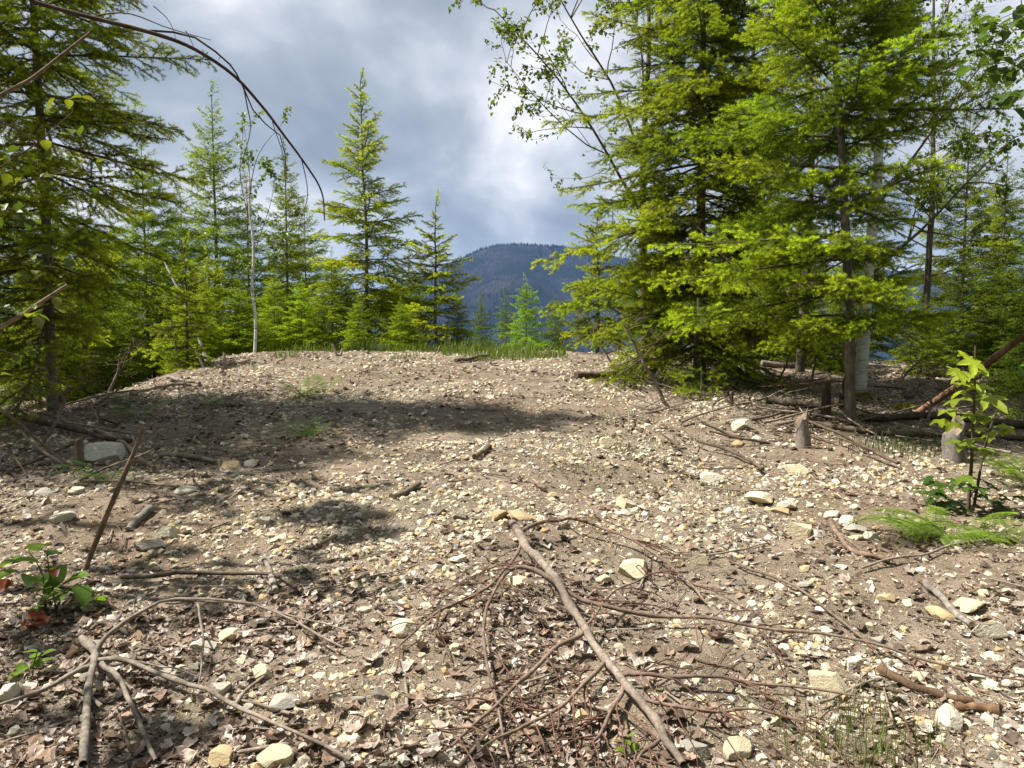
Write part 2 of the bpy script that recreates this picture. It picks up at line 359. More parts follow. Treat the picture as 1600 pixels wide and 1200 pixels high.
# ------------------------------------------------------------------ firs
OLD = np.array([.026, .050, .010]); NEW = np.array([.40, .49, .018]); MID = np.array([.125, .168, .013])
def make_bough(L, r, dens, nw, nl, bare=False):
    """a flat spray: axis along +X with side twigs and their shoots; returns Geo (0 needles, 1 wood)"""
    g = Geo(); sh = []
    droop = r.uniform(.05, .16) * L
    ax = lambda s: np.array([s, .03 * L * math.sin(3 * s / L + r0), -droop * (s / L) ** 1.5 + .10 * L * max(0, s / L - .6) ** 1.2])
    r0 = r.uniform(0, 6)
    k = 8; pts = np.array([ax(L * q / (k - 1)) for q in range(k)])
    add_tube(g, pts, np.linspace(.006 + .006 * L, .0025, k), 4, m=1, cap=False)
    for q in range(2, k): sh.append((pts[q - 1], pts[q], (q - 1) / (k - 1)))
    s = .14 * L; side = 1
    while s < L * .985:
        f = s / L
        tl = (.50 * (1 - f) ** .75 + .07) * min(L, 1.25) * r.uniform(.65, 1.15) * min(1, .45 + f * 2.2)
        a = R_(r.uniform(35, 66)); p0 = ax(s); up = r.uniform(-.55, .38)
        d = np.array([math.cos(a), side * math.sin(a), up]); d /= np.linalg.norm(d)
        nn = 4; pp = [p0 + d * tl * q / (nn - 1) + np.array([.0, 0, -.10 * tl * (q / (nn - 1)) ** 2]) for q in range(nn)]; pp = np.array(pp)
        if tl > .10: add_tube(g, pp, np.linspace(.004, .0015, nn), 3, m=1, cap=False)
        for q in range(1, nn): sh.append((pp[q - 1], pp[q], .35 + .65 * q / (nn - 1)))
        u = .22 * tl; sd = 1
        while u < tl * .92:
            sl = (tl - u) * r.uniform(.35, .62) + .045; a2 = R_(r.uniform(35, 60)) * sd
            c_, s_ = math.cos(a2), math.sin(a2)
            d2 = np.array([d[0] * c_ - d[1] * s_, d[0] * s_ + d[1] * c_, d[2] + r.uniform(-.55, .35)]); d2 /= np.linalg.norm(d2)
            b = p0 + d * u + np.array([0, 0, -.10 * tl * (u / tl) ** 2]); sh.append((b, b + d2 * sl, 1.0))
            if sl > .12: sh.append((b + d2 * sl * .5, b + d2 * sl * .5 + np.array([d2[1], -d2[0], d2[2]]) * sl * .4 * sd + d2 * sl * .2, 1.0))
            u += r.uniform(.040, .070); sd = -sd
        s += r.uniform(.030, .056) * (1 + .25 * L); side = -side
    if bare:
        for a, b, ag in sh:
            if r.random() < .5: add_tube(g, np.array([a, b]), [.0022, .001], 3, m=1, cap=False)
        return g
    A = np.array([q[0] for q in sh]); B = np.array([q[1] for q in sh]); AG = np.array([q[2] for q in sh])
    ln = np.linalg.norm(B - A, axis=1); cnt = np.maximum(2, (ln * dens).astype(int))
    ix = np.repeat(np.arange(len(sh)), cnt); n = len(ix)
    t = r.random(n); t0 = 1 - (1 - t) * 1.0
    p = A[ix] + (B - A)[ix] * t0[:, None]; d = ((B - A) / (ln[:, None] + 1e-9))[ix]
    lat = np.cross(d, np.array([0, 0, 1.0])); lat /= np.linalg.norm(lat, axis=1, keepdims=True) + 1e-9
    up = np.cross(lat, d); th = r.uniform(0, 2 * math.pi, n)
    rad = lat * np.cos(th)[:, None] + up * (np.sin(th) * .75 + .12)[:, None]
    nd = d * r.uniform(.35, .8, n)[:, None] + rad; nd /= np.linalg.norm(nd, axis=1, keepdims=True)
    wv = np.cross(nd, r.normal(size=(n, 3))); wv /= np.linalg.norm(wv, axis=1, keepdims=True) + 1e-9
    l = nl * r.uniform(.7, 1.15, n)[:, None]
    v = np.stack([p - wv * nw * .5, p + wv * nw * .5, p + nd * l], 1).reshape(-1, 3)
    tipd = (1 - t0) * ln[ix]; new = np.clip(1.15 - tipd / .09, 0, 1) * (AG[ix] > .9) * np.clip(.35 + p[:, 0] / L, 0, 1)
    c = OLD + (MID - OLD) * np.clip(AG[ix] * .9, 0, 1)[:, None]; c = c + (NEW - c) * (new * r.uniform(.6, 1, n))[:, None]
    c *= r.uniform(.8, 1.2, n)[:, None]
    g.add(v, np.arange(n * 3).reshape(-1, 3), np.repeat(c, 3, 0), 0)
    return g
LENS = [.35, .7, 1.2, 1.9]
r = np.random.default_rng(5)
BOUGH = [[make_bough(L, r, 520, .0046, .031).mesh('bough', [M['needle'], M['twig_bark']]) for _ in range(3)] for L in LENS]
BARE = [make_bough(L, r, 0, 0, 0, True).mesh('dead_bough', [M['needle'], M['twig_bark']]) for L in (.7, 1.1, 1.5)]
LOW = []
for L in LENS:
    row = []
    for _ in range(3):
        gg = make_bough(L, r, 110, .0112, .040); row.append([(v, f, c) for v, f, c, m in gg.b if m == 0][0])
    LOW.append(row)
def trunk_line(h, lean, r, z0=-.15):
    k = 14; z = np.linspace(z0, h, k); f = np.clip(z / h, 0, 1)
    wv = np.cumsum(r.normal(size=(k, 2)) * .010, 0); wv[:2] = 0
    return np.stack([lean[0] * f + wv[:, 0], lean[1] * f + wv[:, 1], z], 1)
def fir_layout(h, Rc, zb, r, gap=.30, per=5, top_up=45, low_el=-14, one=None):
    z = zb; out = []
    while z < h * .985:
        t = (z - zb) / (h - zb); a0 = r.uniform(0, 6.28); nper = per + int(r.integers(-1, 2)) if t < .85 else 4
        for q in range(nper):
            ln = Rc * ((1 - t) ** .72 * .95 + .05) * (.80 + .20 * min(1, t / .12)) * r.uniform(.50, 1.20)
            el = R_(low_el + (top_up - low_el) * t ** 1.25 + r.uniform(-9, 9))
            out.append((z + r.uniform(-.06, .06), a0 + q * 6.283 / nper + r.uniform(-.3, .3), el, max(.14, ln)))
        if t < .9:
            for q in range(2): out.append((z + gap * r.uniform(.2, .8), r.uniform(0, 6.28), R_(r.uniform(-12, 25) + 20 * t), max(.14, Rc * (1 - t) ** .8 * r.uniform(.3, .75))))
        z += gap * r.uniform(.8, 1.2) * (1.0 - .35 * t)
    return out
def fir(label, x, y, h, Rc, zb, seed, tint=(1, 1, 1), lean=(0, 0), r0=None, gap=.30, per=5, dead=0, low_el=-14, top_up=45, group=None, zoff=0, name='fir_tree', skip=None):
    r = np.random.default_rng(seed); root = thing(name, label, 'tree', (x, y, gz(x, y) + zoff), group)
    tl = trunk_line(h, lean, r); r0 = r0 or .012 * h + .018
    g = Geo(); rad = r0 * (1 - np.linspace(0, 1, 14)) ** .85 + .006; rad[0] *= 1.25
    add_tube(g, smooth_path(tl, 30), np.interp(np.linspace(0, 1, 30), np.linspace(0, 1, 14), rad), 9)
    link('trunk', g.mesh('trunk', M['bark'], True), root)
    crown = link('crown', None, root)
    at = lambda z: np.array([np.interp(z, tl[:, 2], tl[:, 0]), np.interp(z, tl[:, 2], tl[:, 1]), z])
    for z, a, el, ln in fir_layout(h, Rc, zb, r, gap, per, top_up, low_el):
        if skip and skip(z, a): continue
        k = min(range(4), key=lambda q: abs(math.log(ln / LENS[q]))); s = ln / LENS[k]
        tn = np.array(tint) * r.uniform(.85, 1.15) * np.array([r.uniform(.9, 1.1), 1, 1])
        link('bough', BOUGH[k][int(r.integers(3))], crown, at(z), eul(a, el, r.uniform(-.25, .25)), s, tn)
    link('leader', BOUGH[0][0], crown, at(h * .985), eul(0, R_(86)), 1.1, tint)
    for q in range(dead):
        z = r.uniform(.35, zb + .25 * (h - zb)); k = int(r.integers(3))
        link('dead_branch', BARE[k], root, at(z), eul(r.uniform(0, 6.28), R_(r.uniform(-20, 15))), r.uniform(.6, 1.1), (1.2, 1.1, 1.0))
    return root
def crown_mesh(h, Rc, zb, seed, gap, per, low_el=-12):
    r = np.random.default_rng(seed); g = Geo(); lay = fir_layout(h, Rc, zb, r, gap, per, 45, low_el)
    for z, a, el, ln in lay + [(h * .985, 0, R_(86), .4)]:
        k = min(range(4), key=lambda q: abs(math.log(ln / LENS[q]))); s = ln / LENS[k]
        v, f, c = LOW[k][int(r.integers(3))]
        Rm = rotm(np.float64(r.uniform(-.25, .25)), np.float64(-el), np.float64(a))
        g.add(v @ Rm.T.astype(np.float32) * s + np.array([0, 0, z], np.float32), f, c * r.uniform(.8, 1.2))
    return g.mesh('crown', M['needle'])
PROTO = []
for sd, (h, Rc, gap, per) in enumerate([(6, 1.6, .30, 5), (6, 1.2, .26, 5), (6, 2.1, .34, 5), (4, 1.5, .25, 5)]):
    tl = np.array([[0, 0, -.6], [.01, 0, h * .5], [0, 0, h]]); g = Geo(); add_tube(g, smooth_path(tl, 8), np.linspace(.055, .008, 8), 7)
    PROTO.append((h, g.mesh('trunk', M['bark'], True), crown_mesh(h, Rc, .35, 40 + sd, gap, per)))
def small_fir(label, x, y, h, proto, rot, tint=(1, 1, 1), wide=1.0, group='firs behind the crest of the clearing'):
    H_, tm, cm = PROTO[proto]; s = h / H_
    root = thing('fir_tree', label, 'tree', (x, y, gz(x, y)), group)
    link('trunk', tm, root, rot=(0, 0, rot), sc=(s, s, s), color=(1, 1, 1)); link('crown', cm, root, rot=(0, 0, rot), sc=(s * wide, s * wide, s), color=tint)
    return root
def place(px, d): return ((px - 800) / FPX * d * 1.0, d)
def top_h(px_top_y, x, y):    # tree height so that its tip reaches a given image row
    rr = ray(800, px_top_y); return CAMZ + rr[2] / rr[1] * y - gz(x, y)

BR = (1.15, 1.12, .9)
# right-hand pair and the left one stand near: every bough is its own piece
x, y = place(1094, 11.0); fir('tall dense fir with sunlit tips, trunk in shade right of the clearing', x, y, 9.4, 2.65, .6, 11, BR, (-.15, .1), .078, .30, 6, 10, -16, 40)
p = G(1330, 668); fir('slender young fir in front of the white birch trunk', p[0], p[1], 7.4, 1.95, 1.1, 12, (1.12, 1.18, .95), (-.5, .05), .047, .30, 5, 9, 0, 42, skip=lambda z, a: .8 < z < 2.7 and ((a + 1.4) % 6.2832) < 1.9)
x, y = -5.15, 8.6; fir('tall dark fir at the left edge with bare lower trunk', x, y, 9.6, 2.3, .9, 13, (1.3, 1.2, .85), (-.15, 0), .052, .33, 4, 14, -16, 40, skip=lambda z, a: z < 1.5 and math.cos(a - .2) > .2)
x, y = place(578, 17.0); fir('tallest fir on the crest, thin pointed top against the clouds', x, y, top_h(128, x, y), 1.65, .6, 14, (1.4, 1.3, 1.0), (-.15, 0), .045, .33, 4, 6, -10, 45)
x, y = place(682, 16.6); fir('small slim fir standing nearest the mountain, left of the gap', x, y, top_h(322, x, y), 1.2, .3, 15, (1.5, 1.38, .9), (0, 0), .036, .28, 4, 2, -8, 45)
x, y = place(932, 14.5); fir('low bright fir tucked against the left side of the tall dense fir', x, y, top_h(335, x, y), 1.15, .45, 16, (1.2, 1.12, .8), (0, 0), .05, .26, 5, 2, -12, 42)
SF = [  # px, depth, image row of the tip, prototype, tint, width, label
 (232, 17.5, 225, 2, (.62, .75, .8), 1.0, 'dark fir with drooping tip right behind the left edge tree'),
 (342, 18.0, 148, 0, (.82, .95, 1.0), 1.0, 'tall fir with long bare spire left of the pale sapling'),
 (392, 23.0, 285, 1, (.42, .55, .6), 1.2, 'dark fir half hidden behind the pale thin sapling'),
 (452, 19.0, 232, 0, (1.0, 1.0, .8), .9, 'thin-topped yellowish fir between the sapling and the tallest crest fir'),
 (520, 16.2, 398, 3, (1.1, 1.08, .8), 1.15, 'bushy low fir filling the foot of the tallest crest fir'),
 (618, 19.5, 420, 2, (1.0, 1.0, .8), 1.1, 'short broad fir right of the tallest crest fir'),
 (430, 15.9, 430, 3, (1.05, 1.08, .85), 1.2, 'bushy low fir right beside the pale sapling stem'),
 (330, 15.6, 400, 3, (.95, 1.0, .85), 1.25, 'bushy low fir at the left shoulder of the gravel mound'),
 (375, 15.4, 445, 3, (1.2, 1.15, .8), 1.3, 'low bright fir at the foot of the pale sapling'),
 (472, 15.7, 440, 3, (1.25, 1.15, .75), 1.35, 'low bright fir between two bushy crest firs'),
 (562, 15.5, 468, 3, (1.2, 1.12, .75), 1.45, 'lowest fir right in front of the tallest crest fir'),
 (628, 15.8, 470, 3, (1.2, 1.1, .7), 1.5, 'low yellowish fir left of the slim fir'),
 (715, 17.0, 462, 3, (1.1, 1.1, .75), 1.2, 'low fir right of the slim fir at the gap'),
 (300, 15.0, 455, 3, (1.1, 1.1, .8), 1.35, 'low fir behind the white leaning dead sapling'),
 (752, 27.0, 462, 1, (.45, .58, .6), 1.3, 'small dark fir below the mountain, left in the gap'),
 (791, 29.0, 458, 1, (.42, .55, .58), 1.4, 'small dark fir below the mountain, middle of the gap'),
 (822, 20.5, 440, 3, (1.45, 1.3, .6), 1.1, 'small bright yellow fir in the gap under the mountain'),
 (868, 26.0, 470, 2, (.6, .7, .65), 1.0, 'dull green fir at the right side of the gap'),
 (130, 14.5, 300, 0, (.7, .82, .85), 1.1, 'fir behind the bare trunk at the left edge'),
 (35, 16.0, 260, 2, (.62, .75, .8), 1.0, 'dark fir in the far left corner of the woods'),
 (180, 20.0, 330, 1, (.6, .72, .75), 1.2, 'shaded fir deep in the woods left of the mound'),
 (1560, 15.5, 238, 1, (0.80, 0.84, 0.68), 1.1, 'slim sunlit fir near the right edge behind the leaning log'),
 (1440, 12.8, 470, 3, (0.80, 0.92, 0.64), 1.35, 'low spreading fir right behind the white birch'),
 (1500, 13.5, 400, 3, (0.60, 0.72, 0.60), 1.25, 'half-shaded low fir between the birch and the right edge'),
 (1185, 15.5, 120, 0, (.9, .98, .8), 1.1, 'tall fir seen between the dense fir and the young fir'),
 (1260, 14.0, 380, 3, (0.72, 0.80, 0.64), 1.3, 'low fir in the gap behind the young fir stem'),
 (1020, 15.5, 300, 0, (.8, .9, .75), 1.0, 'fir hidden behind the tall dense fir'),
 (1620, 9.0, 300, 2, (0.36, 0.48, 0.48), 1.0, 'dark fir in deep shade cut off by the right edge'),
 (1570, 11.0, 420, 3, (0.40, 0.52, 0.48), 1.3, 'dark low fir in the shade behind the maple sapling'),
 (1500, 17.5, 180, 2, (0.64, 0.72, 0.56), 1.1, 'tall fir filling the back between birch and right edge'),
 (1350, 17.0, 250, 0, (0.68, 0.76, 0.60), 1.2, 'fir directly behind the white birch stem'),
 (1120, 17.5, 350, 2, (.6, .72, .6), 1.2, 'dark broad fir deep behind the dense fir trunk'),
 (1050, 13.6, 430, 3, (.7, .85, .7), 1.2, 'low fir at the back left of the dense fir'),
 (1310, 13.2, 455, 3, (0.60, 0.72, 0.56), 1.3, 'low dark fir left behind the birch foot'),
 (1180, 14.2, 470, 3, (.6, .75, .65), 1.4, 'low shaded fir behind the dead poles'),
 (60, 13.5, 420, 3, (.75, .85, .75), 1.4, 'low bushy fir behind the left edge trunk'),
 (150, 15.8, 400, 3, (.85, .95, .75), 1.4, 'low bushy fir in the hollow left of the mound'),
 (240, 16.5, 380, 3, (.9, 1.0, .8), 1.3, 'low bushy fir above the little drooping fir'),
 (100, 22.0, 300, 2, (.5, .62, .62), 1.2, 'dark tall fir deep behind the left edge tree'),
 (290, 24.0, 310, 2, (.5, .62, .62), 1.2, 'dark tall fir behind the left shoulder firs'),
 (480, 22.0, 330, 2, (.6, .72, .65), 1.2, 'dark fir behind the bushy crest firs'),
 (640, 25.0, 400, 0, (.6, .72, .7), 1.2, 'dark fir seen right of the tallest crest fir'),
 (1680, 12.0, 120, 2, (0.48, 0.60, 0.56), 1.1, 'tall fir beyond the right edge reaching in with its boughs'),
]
for q, (px, d, ty, pr, ti, wd, lb) in enumerate(SF):
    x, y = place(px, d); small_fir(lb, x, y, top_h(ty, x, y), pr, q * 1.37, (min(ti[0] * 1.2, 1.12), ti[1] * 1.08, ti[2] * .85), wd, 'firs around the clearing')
# sapling firs at the left shoulder
p = G(272, 566); fir('little drooping fir at the left foot of the gravel mound', p[0], p[1] + .5, 1.9, .85, .15, 19, (1.0, .98, .75), (0, 0), .03, .2, 5, 0, -6, 35)
# woods out of frame to the left that shade the ground there
for q, (x, y, h, pr) in enumerate([(-7.2, 6.9, 10.0, 0), (-8.6, 10.0, 4.5, 2)]):
    small_fir(['tall fir outside the left edge behind the dead limbs', 'short fir in the hollow left of the mound'][q], x, y, h, pr, q * 2.1, (.8, .9, .85), .9, 'firs around the clearing')

wood = tag(link('unseen_shade_woods', None), 'unseen woods added behind and beside the camera to deepen the shade', 'woods', kind='stuff')
for q, (x, y, s) in enumerate([(-9, -2, 1.7), (-6, -6, 1.9), (-2.5, -7, 1.8), (1.5, -6.5, 1.9), (5, -6, 1.8), (8, -2.5, 1.9), (7.2, 1.5, 1.6), (8.5, 4.5, 1.8), (10.5, 7.5, 1.8), (-11.5, 2, 1.9), (11, 0, 2.), (0, -11, 2.2), (-6, -11, 2.2), (6, -11, 2.2), (-13, -5, 2.2), (12, -6, 2.2)]):  # unseen firs, added to block sky light and deepen the shade
    for nm, k in (('trunk', 1), ('crown', 2)):
        link('fir_' + nm, PROTO[q % 3][k], wood, (x, y, gz(x, y)), (0, 0, q * 1.9), s, (.9, .95, .85))
# ------------------------------------------------------------------ broadleaf trees
def leaf_batch(pos, dirs, size, r, cols, curl=.25):
    """diamond leaves folded along the midrib, 4 triangles"""
    n = len(pos); d = dirs / (np.linalg.norm(dirs, axis=1, keepdims=True) + 1e-9)
    up = r.normal(size=(n, 3)) * .55 + np.array([0, 0, 1.0]); s = np.cross(d, up); s /= np.linalg.norm(s, axis=1, keepdims=True) + 1e-9; u = np.cross(s, d)
    L = size * r.uniform(.6, 1.2, n)[:, None]; W = L * r.uniform(.30, .40, n)[:, None]
    b = pos; m = pos + d * L * .5 - u * L * .10; t = pos + d * L - u * L * curl
    l = pos + d * L * .48 + s * W + u * L * .05; q = pos + d * L * .48 - s * W + u * L * .05
    v = np.stack([b, m, t, l, q], 1).reshape(-1, 3); k = np.arange(n)[:, None] * 5
    f = np.concatenate([k + np.array([[0, 1, 3]]), k + np.array([[1, 2, 3]]), k + np.array([[0, 4, 1]]), k + np.array([[1, 4, 2]])])
    return v, f, np.repeat(cols, 5, 0)
def grow(start, d, L, rad, lvl, maxl, r, tubes, tips, nchild=5, spread=.9, up=.25):
    k = 6; pts = [np.array(start)]; d = d / np.linalg.norm(d)
    for q in range(k - 1):
        d = d + r.normal(size=3) * .13 + np.array([0, 0, up * .12]); d /= np.linalg.norm(d); pts.append(pts[-1] + d * L / (k - 1))
    pts = np.array(pts); tubes.append((pts, np.linspace(rad, rad * .35, k), lvl))
    kids(pts, rad, L, lvl, maxl, r, tubes, tips, nchild, spread, up)
def kids(pts, rad, L, lvl, maxl, r, tubes, tips, nchild, spread, up):
    if lvl >= maxl:
        for q in range(1, len(pts)): tips.append((pts[q], pts[q] - pts[q - 1]))
        return
    for q in range(nchild):
        f = r.uniform(.25, 1.0) if q else 1.0; i = f * (len(pts) - 1); a = int(min(i, len(pts) - 2)); p = pts[a] + (pts[a + 1] - pts[a]) * (i - a)
        t = pts[a + 1] - pts[a]; t = t / np.linalg.norm(t); s = r.normal(size=3); s -= t * s.dot(t); s /= np.linalg.norm(s)
        nd = t * (1 - .45 * spread) + s * spread; nd[2] += up * .3
        grow(p, nd, L * r.uniform(.38, .6) * (1.15 - .4 * f), rad * .45, lvl + 1, maxl, r, tubes, tips, max(3, nchild - 1), spread, up)
def broadleaf(label, name, base, trunk, r0, limbs, seed, leafsz, nleaf, col, barkm='birch', lvl=2, nchild=5, up=.25, limb_r=.35, bare=False, group=None):
    """trunk: list of points; limbs: explicit polylines [(pts, radius)] or an int for automatic ones"""
    r = np.random.default_rng(seed); base = np.asarray(base, float); root = thing(name, label, 'tree', base, group)
    tp = smooth_path(np.array(trunk) - base, 26); tp[1:] += np.cumsum(r.normal(size=(25, 3)) * .006, 0) * np.array([1, 1, 0])
    g = Geo(); add_tube(g, tp, r0 * (1 - np.linspace(0, 1, 26)) ** .7 + .006, 10); link('trunk', g.mesh('trunk', M[barkm], True), root)
    crown = link('crown', None, root); tips = []
    todo = []
    if isinstance(limbs, int):
        for q in range(limbs):
            i = int(26 * (.30 + .68 * (q + r.random()) / limbs)); i = min(i, 25); a = r.uniform(0, 6.28); rem = np.linalg.norm(tp[-1] - tp[i]) + .6
            todo.append((None, tp[i], np.array([math.cos(a), math.sin(a), r.uniform(.3, .9)]), rem * r.uniform(.35, .55), max(.006, r0 * limb_r * (1 - i / 27))))
    else:
        for pts, rad in limbs: todo.append((smooth_path(np.array(pts) - base, 9), None, None, None, rad))
    for pts, st, d, L, rad in todo:
        tubes = []; tp2 = []
        if pts is None: grow(st, d, L, rad, 1, lvl, r, tubes, tp2, nchild, .9, up)
        else:
            pts = wob(pts, .02, r); tubes.append((pts, np.linspace(rad, rad * .3, len(pts)), 1)); kids(pts, rad, np.linalg.norm(pts[-1] - pts[0]) * .7, 1, lvl, r, tubes, tp2, nchild + 2, .9, up)
        g = Geo()
        for p_, rd, lv in tubes: add_tube(g, p_, np.maximum(rd, .0025), 6 if lv < 2 else 4, cap=False)
        link('limb', g.mesh('limb', M['twig_bark' if barkm != 'birch' else 'mossy'], True), crown, color=(1.6, 1.5, 1.4)); tips += tp2
    if not bare and tips:
        tp_ = np.array([t[0] for t in tips]); td = np.array([t[1] for t in tips]); td /= np.linalg.norm(td, axis=1, keepdims=True) + 1e-9
        ix = r.integers(0, len(tips), nleaf); p = tp_[ix] + r.normal(size=(nleaf, 3)) * .03
        d = td[ix] * .6 + r.normal(size=(nleaf, 3)) * .6 + np.array([0, 0, -.35])
        c = np.array(col) * r.uniform(.7, 1.3, (nleaf, 1)) * (1 + r.uniform(-.15, .15, (nleaf, 3)))
        g = Geo(); g.add(*leaf_batch(p, d, leafsz, r, c)); link('foliage', g.mesh('foliage', M['leaf']), crown)
    return root
LG = (.085, .135, .022)
b = np.array([-5.4, 2.9, gz(-5.4, 2.9)]); broadleaf('leafy birch outside the left edge near the camera', 'birch_tree', b, [b - [0, 0, .2], b + [.05, 0, 3], b + [-.1, 0, 6.5]], .06, 11, 35, .085, 2400, LG, 'birch', 3, 4)
b = np.array([-6.2, 4.9, gz(-6.2, 4.9)]); broadleaf('leafy birch outside the left edge beside the salal bush', 'birch_tree', b, [b - [0, 0, .2], b + [.05, 0, 3], b + [.2, 0, 8]], .06, 15, 36, .10, 4200, LG, 'birch', 3, 4)
# white birch with its limb to the right
b = G(1343, 612); d0 = b[1]
lim = [([P(1362, 430, d0), P(1430, 370, d0 - .3), P(1500, 300, d0 - .6), P(1570, 225, d0 - .8)], .026),
       ([P(1366, 330, d0), P(1430, 240, d0 - .2), P(1520, 120, d0 - .3), P(1590, 40, d0 - .4)], .022),
       ([P(1368, 200, d0), P(1420, 120, d0), P(1480, 10, d0), P(1510, -80, d0)], .022),
       ([P(1368, 240, d0), P(1340, 120, d0 + .4), P(1300, 20, d0 + .6), P(1280, -80, d0 + .6)], .02),
       ([P(1366, 130, d0), P(1390, 40, d0 - .5), P(1440, -60, d0 - .8)], .02),
       ([P(1364, 300, d0), P(1420, 260, d0 + .8), P(1470, 160, d0 + 1.2)], .016)]
broadleaf('white-barked birch trunk behind the slender young fir', 'birch_tree', b, [b - [0, 0, .2], P(1352, 480, d0), P(1368, 300, d0), P(1376, 100, d0), P(1382, -120, d0), P(1388, -260, d0)], .088, lim, 21, .078, 3600, (.10, .155, .022), 'birch', 3, 4)
# alder behind the dense fir, limbs reaching up left over the gap
x, y = place(1010, 12.6); b = np.array([x, y, gz(x, y)])
lim = [([P(1000, 330, 12.5), P(935, 215, 12.2), P(860, 110, 12.0), P(775, 15, 11.8)], .024),
       ([P(1005, 260, 12.5), P(960, 140, 12.3), P(900, 40, 12.1), P(840, -60, 12)], .024),
       ([P(1000, 250, 12.5), P(930, 235, 12.1), P(850, 165, 11.9), P(790, 95, 11.7)], .014),
       ([P(1008, 180, 12.5), P(1000, 60, 12.3), P(960, -60, 12)], .022)]
broadleaf('leafy alder reaching over the gap from behind the dense fir', 'alder_tree', b, [b - [0, 0, .2], P(1006, 430, 12.6), P(1006, 250, 12.5), P(1012, 60, 12.5), P(1020, -160, 12.5)], .07, lim, 22, .075, 2600, (.14, .19, .03), 'mossy', 3, 4)
# bare twigs left of the dense fir
b = G(1045, 640); 
broadleaf('bare twiggy shrub at the left foot of the tall dense fir', 'dead_shrub', b, [b, P(1005, 560, b[1]), P(975, 505, b[1])], .018, 6, 23, .03, 10, LG, 'deadwood', 2, 4, bare=True)
for q, (px, py, tx, ty, lb) in enumerate([(960, 575, 925, 520, 'bare brush beside the shaded log at the crest'), (1170, 605, 1150, 525, 'bare dead brush between the dense fir and its stump'), (1215, 600, 1250, 520, 'tangled dead brush left of the dark stumps'), (1265, 610, 1280, 535, 'grey dead brush behind the young fir'), (1400, 610, 1440, 560, 'dead brush right of the birch foot'), (1450, 660, 1480, 600, 'dead brush under the leaning log'), (1560, 690, 1540, 620, 'dead brush in the dark right corner'), (170, 610, 190, 545, 'heap of dead brush at the left foot of the mound'), (60, 700, 100, 600, 'dead brush below the left fir boughs')]):
    b = G(px, py); broadleaf(lb, 'dead_shrub', b, [b, b + (P(tx, ty, b[1]) - b) * .6 + [0, .05, 0], P(tx, ty, b[1])], .012, 9, 60 + q, .03, 10, LG, 'deadwood', 3, 4, bare=True, up=-.1, group='dead brush around the clearing')
for q, (px, d, hh, lb, sd, nl) in enumerate([(1170, 16.5, 9.5, 'tall leafy birch behind, between dense fir and young fir', 31, 3200), (1440, 16.0, 8.5, 'leafy birch with airy crown behind the white birch', 32, 2600), (1250, 13.0, 8.0, 'thin grey-barked birch right behind the young fir', 33, 2200)]):
    x, y = place(px, d); b = np.array([x, y, gz(x, y)])
    broadleaf(lb, 'birch_tree', b, [b - [0, 0, .2], b + [.05, 0, hh * .4], b + [-.1, 0, hh]], .075, 18, sd, .085, int(nl * 1.6), (.13, .19, .026), 'mossy', 3, 4, group='birches behind the firs')
# pale sapling on the crest left
b = G(397, 550); d0 = b[1]
lim = [([P(396, 440, d0), P(430, 400, d0), P(470, 350, d0 + .2)], .012), ([P(392, 300, d0), P(405, 240, d0), P(440, 190, d0)], .010), ([P(393, 360, d0), P(375, 280, d0), P(380, 200, d0)], .010),
       ([P(396, 470, d0), P(370, 420, d0), P(350, 370, d0)], .008), ([P(395, 400, d0), P(420, 330, d0 + .2), P(428, 270, d0 + .2)], .009)]
broadleaf('thin pale-stemmed sapling with sparse leaves on the left crest', 'alder_sapling', b, [b - [0, 0, .1], P(399, 500, d0), P(394, 450, d0), P(396, 390, d0), P(389, 320, d0), P(391, 270, d0), P(384, 200, d0)], .024, lim, 24, .085, 900, (.11, .16, .03), 'birch', 2, 4)


# ------------------------------------------------------------------ stones
def ico(sub):
    t = (1 + 5 ** .5) / 2
    v = np.array([[-1, t, 0], [1, t, 0], [-1, -t, 0], [1, -t, 0], [0, -1, t], [0, 1, t], [0, -1, -t], [0, 1, -t], [t, 0, -1], [t, 0, 1], [-t, 0, -1], [-t, 0, 1.]])
    f = [[0, 11, 5], [0, 5, 1], [0, 1, 7], [0, 7, 10], [0, 10, 11], [1, 5, 9], [5, 11, 4], [11, 10, 2], [10, 7, 6], [7, 1, 8], [3, 9, 4], [3, 4, 2], [3, 2, 6], [3, 6, 8], [3, 8, 9], [4, 9, 5], [2, 4, 11], [6, 2, 10], [8, 6, 7], [9, 8, 1]]
    v = v / np.linalg.norm(v[0]); v = [tuple(a) for a in v]
    for _ in range(sub):
        mid = {}; nf = []
        def m(a, b):
            k = (min(a, b), max(a, b))
            if k not in mid:
                p = np.array(v[a]) + np.array(v[b]); v.append(tuple(p / np.linalg.norm(p))); mid[k] = len(v) - 1
            return mid[k]
        for a, b, c in f:
            x, y, z = m(a, b), m(b, c), m(c, a); nf += [[a, x, z], [b, y, x], [c, z, y], [x, y, z]]
        f = nf
    return np.array(v), np.array(f)
def stone_shape(sub, r, cuts=9):
    v, f = ico(sub); v = v.copy()
    for _ in range(cuts):
        n = r.normal(size=3); n /= np.linalg.norm(n); d = r.uniform(.52, .86); e = v @ n - d; k = e > 0; v[k] -= e[k][:, None] * n
    if sub > 1: v += r.normal(size=v.shape) * .008
    v *= np.array([1, r.uniform(.65, .95), r.uniform(.5, .75)]); v /= np.abs(v[:, 0]).max()
    return v, f
r = np.random.default_rng(77)
STONE = []
for q in range(14):
    v, f = stone_shape(3, r, 11 + q % 4); STONE.append((Geo().add(v, f).mesh('stone', M['stone'], False), v))
CREAM, PALE, TAN, GREY, ORNG, DARK = (.57, .50, .345), (.57, .53, .43), (.46, .35, .20), (.33, .31, .27), (.40, .27, .14), (.17, .16, .14)
